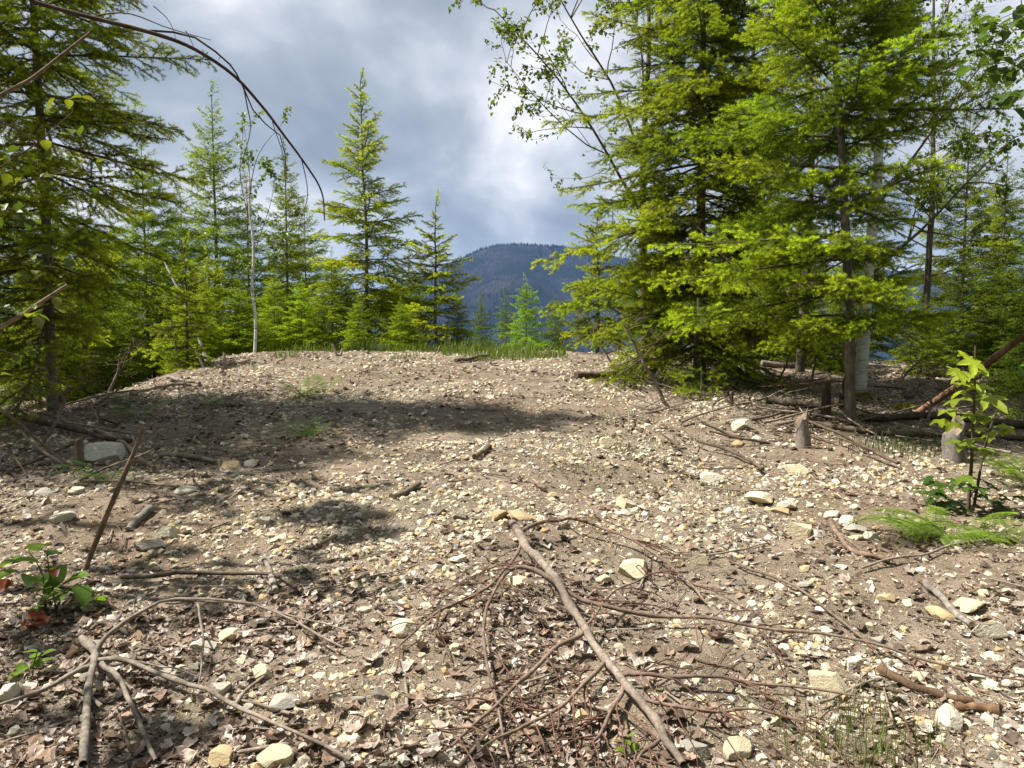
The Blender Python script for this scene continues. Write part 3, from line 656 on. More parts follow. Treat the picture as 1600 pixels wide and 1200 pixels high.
def stone(label, p, wdt, ratio, col, r, group=None, flat=1.0, idx=None, sink=.38):
    me, v = STONE[int(r.integers(len(STONE))) if idx is None else idx]
    s = wdt / 2; a = r.uniform(-.45, .45) if r.random() < .7 else r.uniform(0, 6.28)
    zs = s * ratio / .62 * flat
    o = link('stone', me, None, (p[0], p[1], p[2] + zs * .6 * (1 - sink * 2) + .004), (r.uniform(-.2, .2), r.uniform(-.2, .2), a), (s, s, zs), np.array(col) * r.uniform(.85, 1.12))
    return tag(o, label, 'stone', group)
MAN = [
 (1248, 842, 50, .62, CREAM, 'largest cream stone, rounded, alone left of the bracken fern'),
 (1222, 806, 32, .45, TAN, 'tan flat stone resting right above the largest cream stone'),
 (1187, 788, 46, .40, CREAM, 'long flat cream stone up left of the largest stone'),
 (1232, 796, 30, .5, PALE, 'pale lumpy stone between the flat cream stone and the largest one'),
 (1275, 842, 24, .45, GREY, 'small grey oval stone touching the right side of the largest stone'),
 (1300, 812, 26, .55, CREAM, 'cream stone right above the largest stone'),
 (1325, 820, 22, .6, PALE, 'pale stone nearest the left fern tip, upper of a group'),
 (1338, 832, 34, .3, GREY, 'flat grey slab beside the left tip of the bracken fern'),
 (1336, 846, 22, .6, CREAM, 'cream pebble below the flat grey slab by the fern'),
 (1362, 846, 27, .6, PALE, 'whitish block-shaped stone below the bracken fern tip'),
 (974, 797, 38, .62, CREAM, 'angular cream stone alone in the middle of the clearing'),
 (1092, 884, 28, .85, CREAM, 'tall upright cream stone right of the fallen main branch'),
 (814, 817, 46, .38, TAN, 'long flat tan slab above the broken branch end'),
 (779, 813, 28, .6, TAN, 'wedge-shaped tan stone left of the long tan slab'),
 (876, 826, 28, .7, PALE, 'pale stone right of the long tan slab'),
 (722, 814, 26, .5, DARK, 'dark grey stone left of the tan wedge stone'),
 (1160, 674, 32, .62, PALE, 'pale block near the grey stump at the tree line'),
 (1153, 698, 22, .5, ORNG, 'orange-tan stone below the pale block at the tree line'),
 (1182, 694, 16, .8, PALE, 'small pale stone beside the orange-tan stone'),
 (818, 545, 17, .55, (.62, .60, .55), 'white stone alone on the crest below the mountain'),
 (163, 722, 60, .45, (.55, .53, .44), 'big whitish boulder behind the leaning stick on the left'),
 (1291, 1076, 50, .5, CREAM, 'big cream stone above the grass tufts at lower right'),
 (1152, 1184, 50, .75, CREAM, 'large cracked cream stone at the bottom edge, right'),
 (1086, 1186, 46, .6, GREY, 'large grey stone beside the thick end of the fallen branch'),
 (1482, 1138, 30, 1.3, PALE, 'pointed upright pale stone below the broken brown log'),
 (1543, 998, 40, .75, PALE, 'leaning pale slab at the end of the grey stick'),
 (1469, 971, 40, .5, TAN, 'tan stone lying over the grey stick'),
 (1513, 955, 34, .55, CREAM, 'cream stone right of the grey stick'),
 (343, 1088, 30, .95, PALE, 'pointed grey-cream stone above the long pale stick'),
 (326, 1020, 46, .45, PALE, 'flat pale stone under the arching branch at lower left'),
 (361, 1002, 32, .6, CREAM, 'cream stone behind the arching branch at lower left'),
 (412, 1062, 38, .55, CREAM, 'cream cobble crossed by a twig at lower left'),
 (443, 1108, 40, .42, GREY, 'flat grey stone above the long pale stick'),
 (432, 1198, 50, .7, CREAM, 'large cream stone at the bottom edge, left of centre'),
 (345, 1196, 38, .5, TAN, 'tan stone at the bottom edge, under the long pale stick'),
 (10, 1098, 30, .9, PALE, 'rounded pale stone at the left edge above the bottom corner'),
 (556, 1102, 26, .7, GREY, 'grey stone below the brushy twigs left of centre'),
 (594, 1095, 26, .7, DARK, 'darker grey stone right beside a grey one left of centre'),
 (264, 843, 34, .75, PALE, 'pale angular block in the left shade'),
 (235, 862, 44, .42, GREY, 'flat grey stone below the pale block in the left shade'),
 (290, 774, 34, .4, PALE, 'long pale stone in the upper left shade'),
 (365, 738, 32, .55, TAN, 'tan angular stone at the end of the short pale log'),
 (412, 822, 28, .55, PALE, 'bright pale stone at the edge of the left shade'),
 (92, 818, 40, .4, PALE, 'long smooth pale stone above the salal bush'),
 (990, 905, 56, .55, CREAM, 'broken cream slab right of the upper fallen branch'),
 (944, 912, 32, .5, CREAM, 'small cream slab between branch and broken slab'),
 (630, 992, 34, .6, CREAM, 'cream stone touching the left tip of the dark side branch'),
 (716, 880, 28, .45, PALE, 'flat pale stone left of the broken branch end'),
 (1110, 758, 40, .4, PALE, 'flat pale pair of stones in the middle right'),
 (1245, 742, 36, .45, CREAM, 'cream stones edge above the flat cream slab'),
 (1258, 920, 24, .55, GREY, 'grey stone right of the upright cream stone'),
 (1335, 1048, 30, .7, PALE, 'pale stone right of the big cream stone at lower right'),
]
r = np.random.default_rng(78); taken = []
for q, (px, py, wpx, ra, c, lb) in enumerate(MAN):
    p = G(px, py - wpx * .12); dist = np.linalg.norm(p - [0, 0, CAMZ]); wd = wpx / FPX * dist
    stone(lb, p, wd * 1.08, ra, c, r, 'larger stones on the clearing', 1.0, q % 14); taken.append(p[:2])
taken = np.array(taken)
LMK = [(px, py, nm) for px, py, nm in [
 (1248, 842, 'the largest cream stone'), (974, 797, 'the angular stone at mid clearing'), (1092, 884, 'the tall upright cream stone'), (814, 817, 'the long tan slab'), (1160, 674, 'the pale block at the tree line'),
 (818, 545, 'the white crest stone'), (163, 722, 'the whitish boulder'), (1291, 1076, 'the big stone above the grass'), (1152, 1184, 'the cracked stone at the bottom edge'), (1482, 1138, 'the pointed stone by the brown log'),
 (1480, 950, 'the straight grey stick'), (340, 1040, 'the stone under the arching branch'), (432, 1190, 'the large bottom-edge stone'), (148, 1060, 'the grey branch fork'), (250, 850, 'the stone pair in the shade'),
 (990, 905, 'the broken cream slab'), (630, 992, 'the stone at the side branch tip'), (800, 845, 'the broken branch end'), (900, 990, 'the middle of the fallen branch'), (1020, 1145, 'the lower fallen branch'),
 (1110, 758, 'the flat pale pair of stones'), (1257, 700, 'the silver-grey stump'), (1480, 830, 'the bracken fern'), (475, 622, 'the bright mound fern'), (478, 685, 'the dark shadow fern'), (740, 563, 'the dark crest stick'),
 (80, 950, 'the salal bush'), (290, 720, 'the short pale log'), (420, 905, 'the grey wood sliver'), (640, 770, 'the dark stick left of centre'), (750, 710, 'the dark wood stub'), (1040, 620, 'the bare twiggy shrub'),
 (1330, 660, 'the young fir base'), (1343, 615, 'the white birch foot'), (560, 1100, 'the grey stone pair'), (352, 570, 'the crest stake'), (90, 668, 'the left fir trunk'), (1510, 690, 'the maple sapling'), (600, 880, 'the twig heap left of centre'), (1300, 960, 'the knotty twig'), (780, 1120, 'the hooked side branch'), (545, 560, 'the leaning crest stake'), (700, 640, 'the far shadow band'), (1117, 605, 'the short cut stump'), (1290, 648, 'the dark cut stump'), (1440, 645, 'the foot of the leaning log'), (980, 592, 'the half-buried crest log'), (1230, 632, 'the dark rotten log'), (1490, 715, 'the grey weathered stump'), (1094, 590, 'the dense fir trunk')]]
LXY = np.array([G(a, b)[:2] for a, b, _ in LMK]); USED = {}
def near_label(what, x, y, verb='just'):
    dd = np.hypot(LXY[:, 0] - x, LXY[:, 1] - y) / max(2.0, y)
    for k in np.argsort(dd)[:9]:
        ex, ey = x / y - LXY[k, 0] / LXY[k, 1], (y - LXY[k, 1]) / y * .8
        rel = ('right of' if ex > 0 else 'left of') if abs(ex) > abs(ey) else ('behind' if ey > 0 else 'in front of')
        lb = f'{what} {rel} {LMK[k][2]}'
        if lb not in USED: break
    USED[lb] = USED.get(lb, 0) + 1
    return lb
CN = [('cream', CREAM, .42), ('pale', PALE, .28), ('tan', TAN, .12), ('grey', GREY, .15), ('orange', ORNG, .03)]
cnt = 0
while cnt < 246:
    y = 2.5 * math.exp(r.random() * math.log(5.4)); x = r.uniform(-1, 1) * (.68 * y)
    if x < -4.9 or (x > 3.2 and y > 7): continue
    if np.min(np.hypot(*(taken - [x, y]).T)) < .12: continue
    wd = min(.20, .036 * math.exp(r.normal() * .38) * (y / 3) ** .55)
    k = int(r.choice(5, p=[c[2] for c in CN])); nm, c, _ = CN[k]
    big = 'large' if wd > .10 else ('medium' if wd > .055 else 'small')
    lb = near_label(f'{big} {nm} stone', x, y)
    stone(lb, np.array([x, y, gz(x, y)]), wd, r.uniform(.4, .75), c, r, 'loose stones on the clearing'); cnt += 1

# gravel: thousands of small stones, one mass
r = np.random.default_rng(80)
TI = [stone_shape(0, r, 5) for _ in range(8)]
ov = np.array([[1, 0, 0], [-1, 0, 0], [0, 1, 0], [0, -1, 0], [0, 0, 1], [0, 0, -1.]]); of = np.array([[0, 2, 4], [2, 1, 4], [1, 3, 4], [3, 0, 4], [2, 0, 5], [1, 2, 5], [3, 1, 5], [0, 3, 5]])
TO = [(ov * np.array([1, r.uniform(.6, .9), r.uniform(.5, .8)]) + r.normal(size=ov.shape) * .17, of) for _ in range(8)]
def dens_gravel(x, y):
    a = .55 + .20 * sstep(8, 10.5, y)
    a = a - .35 * sstep(-.2, -1.4, x) * sstep(4.2, 3.2, y)
    a = a * (1 - .75 * sstep(2.6, 4.2, x + .8 * (noise(x, y, 40) - .5)) * sstep(6, 8, y)) * (1 - .8 * sstep(-4.3, -5.8, x))
    patch = noise(x * 1.1, y * 1.1, 41) * .6 + noise(x * 3.1, y * 3.1, 42) * .4
    return a * np.clip(.15 + (patch - .34) * 3.0, .10, 1.3)
def scatter(n, dens, y0=1.9, span=8.6, margin=.75, seed=1):
    r = np.random.default_rng(seed); y = y0 * np.exp(r.random(n) * math.log(span)); x = r.uniform(-1, 1, n) * (margin * y + .3)
    k = r.random(n) < dens(x, y); return x[k], y[k], r
def scatter_mesh(T, x, y, z, s, col, r, tilt=.5, lift=0.0):
    g = Geo(); n = len(x); ti = r.integers(0, len(T), n)
    Rm = rotm(r.uniform(-tilt, tilt, n), r.uniform(-tilt, tilt, n), r.uniform(0, 6.283, n))
    for k, (tv, tf) in enumerate(T):
        ix = np.nonzero(ti == k)[0]
        if not len(ix): continue
        sv = s[ix] if s.ndim == 2 else s[ix, None]
        loc = tv[None] * sv[:, None, :] if s.ndim == 2 else tv[None] * sv[:, :, None]
        v = np.einsum('nij,nkj->nki', Rm[ix], loc) + np.stack([x[ix], y[ix], z[ix] + lift], -1)[:, None]
        f = (np.arange(len(ix))[:, None, None] * len(tv) + tf[None]).reshape(-1, tf.shape[1])
        g.add(v.reshape(-1, 3), f, np.repeat(col[ix], len(tv), 0))
    return g
PAL = np.array([CREAM, PALE, TAN, GREY, ORNG, DARK])
x, y, r = scatter(305000, dens_gravel, seed=81); n = len(x)
sz = .0045 * np.exp(r.normal(size=n) * .78) * (y / 3) ** .5; sz = np.minimum(sz, .034)
col = PAL[r.choice(6, n, p=[.36, .24, .17, .13, .03, .07])] * r.uniform(.7, 1.15, (n, 1)); z = H(x, y)
bg_ = sz > .0135
g = scatter_mesh(TI, x[bg_], y[bg_], z[bg_] - sz[bg_] * .05, sz[bg_], col[bg_], r, .6)
g.b += scatter_mesh(TO, x[~bg_], y[~bg_], z[~bg_] + sz[~bg_] * .05, sz[~bg_], col[~bg_], r, .7).b
tag(link('gravel', g.mesh('gravel', M['gravel'])), 'small pale gravel strewn over the whole clearing', 'gravel', kind='stuff')

# ------------------------------------------------------------------ dry leaves, twigs, chips
def dens_litter(x, y):
    a = .34 + .22 * sstep(7, 10, y) + .75 * sstep(.1, -1.2, x) * sstep(4.6, 3.0, y) + .65 * sstep(1.1, .4, np.abs(x + .1)) * sstep(4.2, 3.2, y) + .7 * sstep(2.4, 4.2, x) * sstep(6.0, 7.6, y) + .6 * sstep(-2.4, -4.4, x) + .2 * sstep(1, 2, x) * sstep(4.4, 3, y)
    return np.clip(a, 0, 1.0) * np.clip((noise(x * 1.7, y * 1.7, 51) - .2) * 1.9, .1, 1)
def curl_leaf(r, na=4, nb=3):
    u = np.linspace(-1, 1, na); g_ = np.array([[a, b] for a in u for b in np.linspace(-1, 1, nb)]); k = len(g_)
    edge = (np.abs(g_).max(1) > .99); wv = np.cos(g_[:, 0] * 1.2) * .9 + .1
    x = g_[:, 0] + edge * r.normal(size=k) * .13; y = g_[:, 1] * wv * r.uniform(.5, .8) + edge * r.normal(size=k) * .12; c1, c2 = r.uniform(-.3, .8), r.uniform(-.4, 1.0)
    z = c1 * x * x * .6 + c2 * y * y * 1.2 + r.uniform(-.4, .4) * x * y + r.normal(size=k) * .12
    f = []
    for a in range(na - 1):
        for b in range(nb - 1): i_ = a * nb + b; f += [[i_, i_ + nb, i_ + nb + 1], [i_, i_ + nb + 1, i_ + 1]]
    return np.stack([x, y, z], 1), np.array(f)
r = np.random.default_rng(90); TL = [curl_leaf(r) for _ in range(12)]
LP = np.array([(.26, .19, .145), (.42, .34, .28), (.17, .118, .082), (.30, .215, .155), (.52, .45, .39), (.11, .078, .058)])
x, y, r = scatter(50000, dens_litter, seed=91, span=7.5); n = len(x)
s = np.minimum(.0145 * np.exp(r.normal(size=n) * .45), .032) * (y / 3) ** .3
g = scatter_mesh(TL, x, y, H(x, y), s, LP[r.integers(0, 6, n)] * r.uniform(.7, 1.15, (n, 1)), r, .55, .008)
tag(link('leaf_litter', g.mesh('leaf_litter', M['litter'])), 'brown dry leaf litter spread between the stones', 'leaf litter', kind='stuff')
def twig_t(r):
    k = 3; p = np.stack([np.linspace(-1, 1, k), np.cumsum(r.normal(size=k)) * .14, np.cumsum(r.normal(size=k)) * .05], 1)
    return tube(p, np.linspace(.018, .009, k), 3)
TW = [twig_t(r) for _ in range(10)]
x, y, r = scatter(31000, lambda x, y: np.clip(.25 + dens_litter(x, y) + .3 * sstep(9, 12, y), 0, 1), seed=92, span=8); n = len(x)
s = .032 * np.exp(r.normal(size=n) * .5) * (y / 3) ** .4
TP = np.array([(.18, .14, .11), (.33, .28, .23), (.10, .07, .05), (.22, .13, .10), (.46, .41, .35)])
g = scatter_mesh(TW, x, y, H(x, y), s, TP[r.integers(0, 5, n)] * r.uniform(.7, 1.2, (n, 1)), r, .16, .007)
tag(link('twig_litter', g.mesh('twig_litter', M['litter'])), 'fine broken twigs and needles scattered on the ground', 'twigs', kind='stuff')
TC = [(np.array([[-1, -.16, 0], [1, -.1, .1], [.9, .16, 0], [-.9, .12, .12]]) + r.normal(size=(4, 3)) * .06, np.array([[0, 1, 2], [0, 2, 3]])) for _ in range(6)]
x, y, r = scatter(112000, lambda x, y: np.clip(.55 + .6 * dens_litter(x, y), 0, 1), seed=93, span=8); n = len(x)
s = .0075 * np.exp(r.normal(size=n) * .55) * (y / 3) ** .6
g = scatter_mesh(TC, x, y, H(x, y), s, LP[r.integers(0, 6, n)] * r.uniform(.6, 1.4, (n, 1)), r, .5, .004)
tag(link('wood_chips', g.mesh('wood_chips', M['litter'])), 'crumbled bark chips and crumbs on the soil', 'bark chips', kind='stuff')
# the largest dry leaves in front, each one a thing
r = np.random.default_rng(95)
LM = [Geo().add(v, f, np.tile(LP[k % 6], (len(v), 1))).mesh('dry_leaf', M['litter'], False) for k, (v, f) in enumerate([curl_leaf(r, 6, 5) for _ in range(12)])]
k = 0
while k < 130:
    px, py = (r.uniform(-10, 560), r.uniform(960, 1195)) if k < 80 else (r.uniform(560, 1130), r.uniform(980, 1195))
    p = G(px, py); s = r.uniform(.026, .046); wz = 'at the lower left' if k < 80 else 'under the fallen branch'
    tag(link('dry_leaf', LM[k % 12], None, (p[0], p[1], p[2] + .016), (r.uniform(-.4, .4), r.uniform(-.4, .4), r.uniform(0, 6.28)), s, np.array([1, .97, .95]) * r.uniform(.8, 1.25)),
        near_label(['curled brown', 'pale crumpled', 'dark brown', 'reddish brown', 'whitish', 'blackish'][k % 12 % 6] + [' small', ' broad'][s > .036] + ' dry leaf', p[0], p[1]), 'leaf', 'curled dry leaves in the litter'); k += 1

# ------------------------------------------------------------------ sticks, logs, stumps
def gpath(pts, lift, n, amp, r):
    q = np.array([G(a, b) for a, b in pts]); q = smooth_path(q, n)
    q[:, 2] = H(q[:, 0], q[:, 1]); q[:, 2] = np.maximum(q[:, 2], np.convolve(np.pad(q[:, 2], 1, 'edge'), [.25, .5, .25], 'valid'))
    q[:, 2] += np.interp(np.linspace(0, 1, n), np.linspace(0, 1, len(lift)), lift) if hasattr(lift, '__len__') else lift
    return wob(q, amp, r)
def stick_thing(name, label, cat, path, rad, matn, color=(1, 1, 1), group=None, sides=7, part='stem'):
    """root Empty + stem mesh when it has side pieces, else one mesh"""
    base = path[0]; g = Geo(); add_tube(g, path - base, rad, sides)
    return tag(link(name, g.mesh(name, M[matn], True), None, base, color=color), label, cat, group), base
def side(parent, base, path, rad, matn, color=(1, 1, 1), name='twig', sides=5):
    g = Geo(); add_tube(g, path - base, rad, sides, cap=False); return link(name, g.mesh(name, M[matn], True), parent, color=color)
r = np.random.default_rng(101)
def taper(a, b, n): return np.linspace(a, b, n) * (r.uniform(.86, 1.14, n) + .22 * (r.random(n) < .12))
# the main fallen branch in front
GB = (1.0, .95, .92)
path = gpath([(800, 843), (838, 905), (880, 962), (920, 1018), (968, 1078), (1020, 1145), (1068, 1215)], [.10, .12, .10, .07, .05, .05, .04], 44, .007, r)
root = thing('fallen_branch', 'long bare fallen branch with many side twigs in the foreground', 'branch', path[0])
side(root, path[0], path, taper(.022, .014, 44), 'deadwood', GB, 'stem', 8)
g = Geo(); d = path[0] - path[1]; d /= np.linalg.norm(d)
SB = [([(815, 862), (868, 840), (905, 838), (985, 862), (1060, 915), (1105, 955)], [.11, .10, .10, .08, .05, .03], .013, 'cross limb'),
      ([(818, 868), (800, 905), (760, 940), (700, 965), (625, 1018)], [.10, .08, .06, .05, .03], .011, ''),
      ([(876, 950), (835, 930), (805, 930), (770, 955), (755, 990), (760, 1060), (780, 1130), (792, 1200)], [.09, .12, .13, .10, .06, .05, .04, .04], .012, ''),
      ([(876, 950), (930, 975), (1040, 983), (1180, 995), (1330, 1022), (1470, 1055), (1600, 1085)], [.09, .08, .06, .05, .05, .04, .04], .011, ''),
      ([(915, 1012), (862, 1048), (815, 1090), (770, 1130), (705, 1190)], [.07, .08, .07, .05, .05], .012, ''),
      ([(950, 1050), (900, 1110), (830, 1150), (745, 1195)], [.05, .06, .05, .04], .010, ''),
      ([(968, 1078), (1030, 1080), (1130, 1082), (1260, 1090), (1400, 1125)], [.05, .06, .05, .04, .04], .009, ''),
      ([(975, 1090), (950, 1140), (930, 1180)], [.05, .05, .04], .012, ''),
      ([(914, 1008), (960, 955), (1010, 925), (1050, 905)], [.08, .10, .08, .05], .007, ''),
      ([(990, 1110), (1090, 1140), (1190, 1130), (1290, 1150)], [.05, .06, .05, .05], .008, ''),
      ([(1040, 1170), (1010, 1190), (985, 1215)], [.05, .04, .04], .010, '')]
tips = []
for pts, lf, rd, _ in SB:
    n = 6 + 3 * len(pts); q = gpath(pts, lf, n, .005, r); side(root, path[0], q, taper(rd, rd * .35, n), 'deadwood', (.85, .72, .66), 'side_branch', 6); tips += [(q[i_], q[min(i_ + 1, n - 1)] - q[i_ - 1]) for i_ in range(2, n, 1)]
for k in range(170):
    p0, d = tips[int(r.integers(len(tips)))]; d = d / (np.linalg.norm(d) + 1e-9); a = r.uniform(.4, 1.2) * r.choice([-1, 1]); L = r.uniform(.12, .5)
    c_, s_ = math.cos(a), math.sin(a); d2 = np.array([d[0] * c_ - d[1] * s_, d[0] * s_ + d[1] * c_, r.uniform(-.05, .25)])
    q = np.array([p0 + d2 * L * t for t in np.linspace(0, 1, 6)]); q[:, 2] -= .5 * L * np.linspace(0, 1, 6) ** 2; q += np.cumsum(r.normal(size=(6, 3)) * .008, 0); q[0] = p0
    q[:, 2] = np.maximum(q[:, 2], H(q[:, 0], q[:, 1]) + .008); side(root, path[0], q, np.linspace(.0038, .0016, 6), 'deadwood', (.62, .40, .34), 'twig', 4)
# forked pale branch at lower left
path = gpath([(128, 1008), (146, 1035), (148, 1062), (138, 1110), (133, 1215)], [.03, .05, .06, .05, .05], 14, .004, r)
root = thing('fallen_branch', 'grey forked branch lying at the lower left corner', 'branch', path[0])
side(root, path[0], path, taper(.016, .014, 14), 'deadwood', (1.0, 1.02, 1.0), 'stem', 8)
for pts, lf, rd in [([(150, 1055), (200, 1060), (270, 1085), (350, 1120), (430, 1155), (545, 1205)], [.06, .07, .06, .05, .05, .04], .012), ([(160, 1060), (190, 1090), (212, 1140), (245, 1210)], [.06, .06, .05, .05], .013),
                    ([(150, 1040), (180, 1015), (250, 985), (330, 980), (430, 988), (535, 1030)], [.05, .09, .13, .13, .09, .04], .010), ([(142, 1065), (90, 1088), (40, 1110), (-20, 1130)], [.06, .05, .05, .05], .011),
                    ([(260, 985), (330, 972), (420, 974), (560, 1000)], [.12, .10, .07, .03], .006), ([(175, 1062), (235, 1055), (310, 1066)], [.06, .05, .03], .006), ([(310, 985), (318, 1030), (310, 1080)], [.12, .08, .03], .006)]:
    n = 16; q = gpath(pts, lf, n, .004, r); side(root, path[0], q, taper(rd, rd * .45, n), 'deadwood', (1.0, .98, .95), 'side_branch', 6)
STK = [  # name, label, points, lift, r0, r1, material, colour
 ('stick', 'long stick leaning up out of the ground on the left', None, None, .017, .011, 'deadwood', (.75, .62, .48)),
 ('stick', 'short pale log lying in the left shade', [(250, 716), (300, 718), (338, 727)], .025, .026, .017, 'deadwood', (1.25, 1.2, 1.1)),
 ('stick', 'pale branch sloping down behind the leaning stick', [(150, 680), (195, 705), (240, 740)], .05, .024, .016, 'deadwood', (1.3, 1.22, 1.1)),
 ('stick', 'grey splintered wood chunk in the left shade', [(235, 800), (215, 818), (200, 832)], .02, .028, .024, 'deadwood', (.9, .95, 1.0)),
 ('stick', 'weathered grey wood sliver at the edge of the shade', [(412, 880), (425, 905), (431, 932)], .02, .012, .018, 'deadwood', (1.1, 1.12, 1.15)),
 ('stick', 'dark thin bough lying across the left foreground', [(190, 912), (260, 908), (330, 905), (420, 905), (470, 935)], .03, .014, .008, 'deadwood', (.6, .55, .5)),
 ('stick', 'brown broken log beside the pointed stone at lower right', [(1375, 1052), (1430, 1082), (1518, 1102)], .015, .019, .014, 'deadwood', (.62, .45, .33)),
 ('stick', 'short rotten brown log piece above the bottom right corner', [(1492, 1108), (1530, 1112), (1562, 1120)], .012, .016, .020, 'deadwood', (.66, .46, .30)),
 ('stick', 'straight grey stick under the tan stone on the right', [(1446, 916), (1480, 950), (1514, 988)], .02, .017, .016, 'deadwood', (.95, .98, 1.02)),
 ('stick', 'curved brown stick below the fern stones', [(1298, 818), (1315, 848), (1340, 868), (1390, 882)], .02, .018, .010, 'deadwood', (.85, .7, .6)),
 ('stick', 'thin grey twig running from the fern to the centre', [(1560, 852), (1480, 862), (1410, 880), (1345, 898)], .03, .007, .006, 'deadwood', (1.1, 1.05, 1.0)),
 ('stick', 'thin knotty twig between upright stone and grey stick', [(1150, 888), (1195, 905), (1250, 930), (1310, 975), (1380, 1030)], .025, .008, .005, 'deadwood', (.8, .7, .62)),
 ('stick', 'dark stick lying on the mound just below the crest', [(712, 568), (740, 563), (762, 560)], .05, .035, .028, 'deadwood', (.7, .6, .5)),
 ('stick', 'short dark stub of wood in the centre gravel', [(742, 718), (756, 708), (766, 700)], .02, .03, .022, 'deadwood', (.75, .65, .55)),
 ('stick', 'dark stick among the stones left of centre', [(612, 782), (640, 770), (656, 762)], .02, .022, .018, 'deadwood', (.65, .58, .5)),
 ('stick', 'pale short stick left of the broken branch', [(497, 858), (525, 842)], .02, .014, .012, 'deadwood', (1.2, 1.05, .9)),
 ('stick', 'pale straight pole lying down the left shoulder of the mound', [(205, 622), (240, 612), (290, 604)], .05, .03, .02, 'deadwood', (1.35, 1.3, 1.2)),
 ('stick', 'pale stick with a fork at the left mound shoulder', [(262, 596), (285, 602), (312, 606)], .06, .028, .02, 'deadwood', (1.3, 1.28, 1.2)),
 ('log', 'grey log stretched behind the young fir trunk', [(1190, 572), (1260, 575), (1325, 584)], .06, .05, .045, 'deadwood', (1.0, 1.0, 1.0)),
 ('log', 'pale fallen pole under the dense fir', [(1060, 566), (1130, 562), (1200, 568)], .10, .04, .03, 'deadwood', (.95, .9, .85)),
 ('log', 'dark rotten log left of the cut stumps', [(1200, 630), (1240, 636), (1290, 640)], .04, .055, .045, 'mossy', (.8, .75, .7)),
 ('log', 'dark log behind the young fir on the right', [(1345, 660), (1430, 655), (1520, 662), (1620, 672)], .05, .045, .04, 'mossy', (1, .95, .9)),
 ('log', 'long thin log in front of the young fir base', [(1270, 668), (1350, 678), (1450, 683), (1600, 690)], .03, .03, .026, 'mossy', (1.3, 1.1, 1.0)),
 ('log', 'thin bent pole leading to the pale block at the tree line', [(1172, 662), (1220, 650), (1290, 640)], .04, .016, .014, 'deadwood', (.7, .65, .6)),
 ('log', 'half-buried dark log at the left foot of the dense fir', [(900, 592), (950, 590), (1010, 596)], .05, .05, .04, 'mossy', (1, .9, .85)),
 ('log', 'low dark branch pile edge beside the left fir trunk', [(-20, 655), (60, 668), (150, 690), (205, 700)], .06, .03, .02, 'mossy', (1, .9, .85)),
]
for nm, lb, pts, lf, ra, rb, mt, c in STK:
    if pts is None:
        b = G(132, 893); q = np.array([b - [0, 0, .05], b, b + (P(178, 780, b[1] + .05) - b), P(208, 708, b[1] + .10), P(226, 668, b[1] + .12)]); q = wob(smooth_path(q, 16), .003, r)
    else: q = gpath(pts, lf, 14, .004, r)
    stick_thing(nm, lb, 'log' if nm == 'log' else 'stick', q, taper(ra, rb, len(q)), mt, c, 'fallen wood around the clearing', 8)
# red leaning log on the right
b = G(1430, 648); q = wob(smooth_path(np.array([b, P(1500, 600, b[1] - .3), P(1600, 525, b[1] - .8), P(1740, 420, b[1] - 1.5)]), 14), .004, r)
root, _ = stick_thing('log', 'reddish peeled log leaning up towards the right edge', 'log', q, taper(.042, .036, 14), 'redwood', (1, 1, 1), None, 9)
# small loose sticks
for k in range(165):
    if k < 45: px, py, ln = r.uniform(0, 1600), r.uniform(880, 1190), r.uniform(.10, .35)
    elif k < 75: px, py, ln = r.uniform(150, 1300), r.uniform(600, 880), r.uniform(.15, .55)
    elif k < 102 or k >= 120: px, py, ln = r.uniform(930, 1600), r.uniform(560, 715), r.uniform(.3, 1.2)
    else: px, py, ln = r.uniform(0, 210), r.uniform(570, 760), r.uniform(.3, .9)
    p = G(px, py); a = r.uniform(0, 3.14); n = 7; t = np.linspace(-.5, .5, n) * ln; bend = r.uniform(-.15, .15)
    q = np.stack([p[0] + t * math.cos(a) - bend * t * t * math.sin(a) * 4, p[1] + t * math.sin(a) + bend * t * t * math.cos(a) * 4, 0 * t], 1)
    q[:, 2] = H(q[:, 0], q[:, 1]); q[:, 2] = q[:, 2].max() * .4 + q[:, 2] * .6 + (.012 if k < 75 else np.linspace(.02, r.uniform(.02, .22), n))
    rd = r.uniform(.0035, .008) if k < 75 else r.uniform(.006, .017); wz = ['in the foreground gravel', 'in the middle of the clearing', 'in the brush under the right-hand firs', 'in the brush at the left edge'][0 if k < 45 else 1 if k < 75 else 2 if k < 102 else 3]
    dk = r.random() < .4; lb = near_label(f"{'dark brown' if dk else 'pale grey'} {'short' if ln < .22 else 'long' if ln > .45 else 'broken'} {'thin' if rd < .011 else 'thick'} loose stick", p[0], p[1])
    stick_thing('stick', lb, 'stick', wob(q, .003, r), taper(rd, rd * .6, n), 'deadwood', (.5, .42, .36) if dk else (1.1, 1.05, .98), 'loose sticks on the ground', 6)
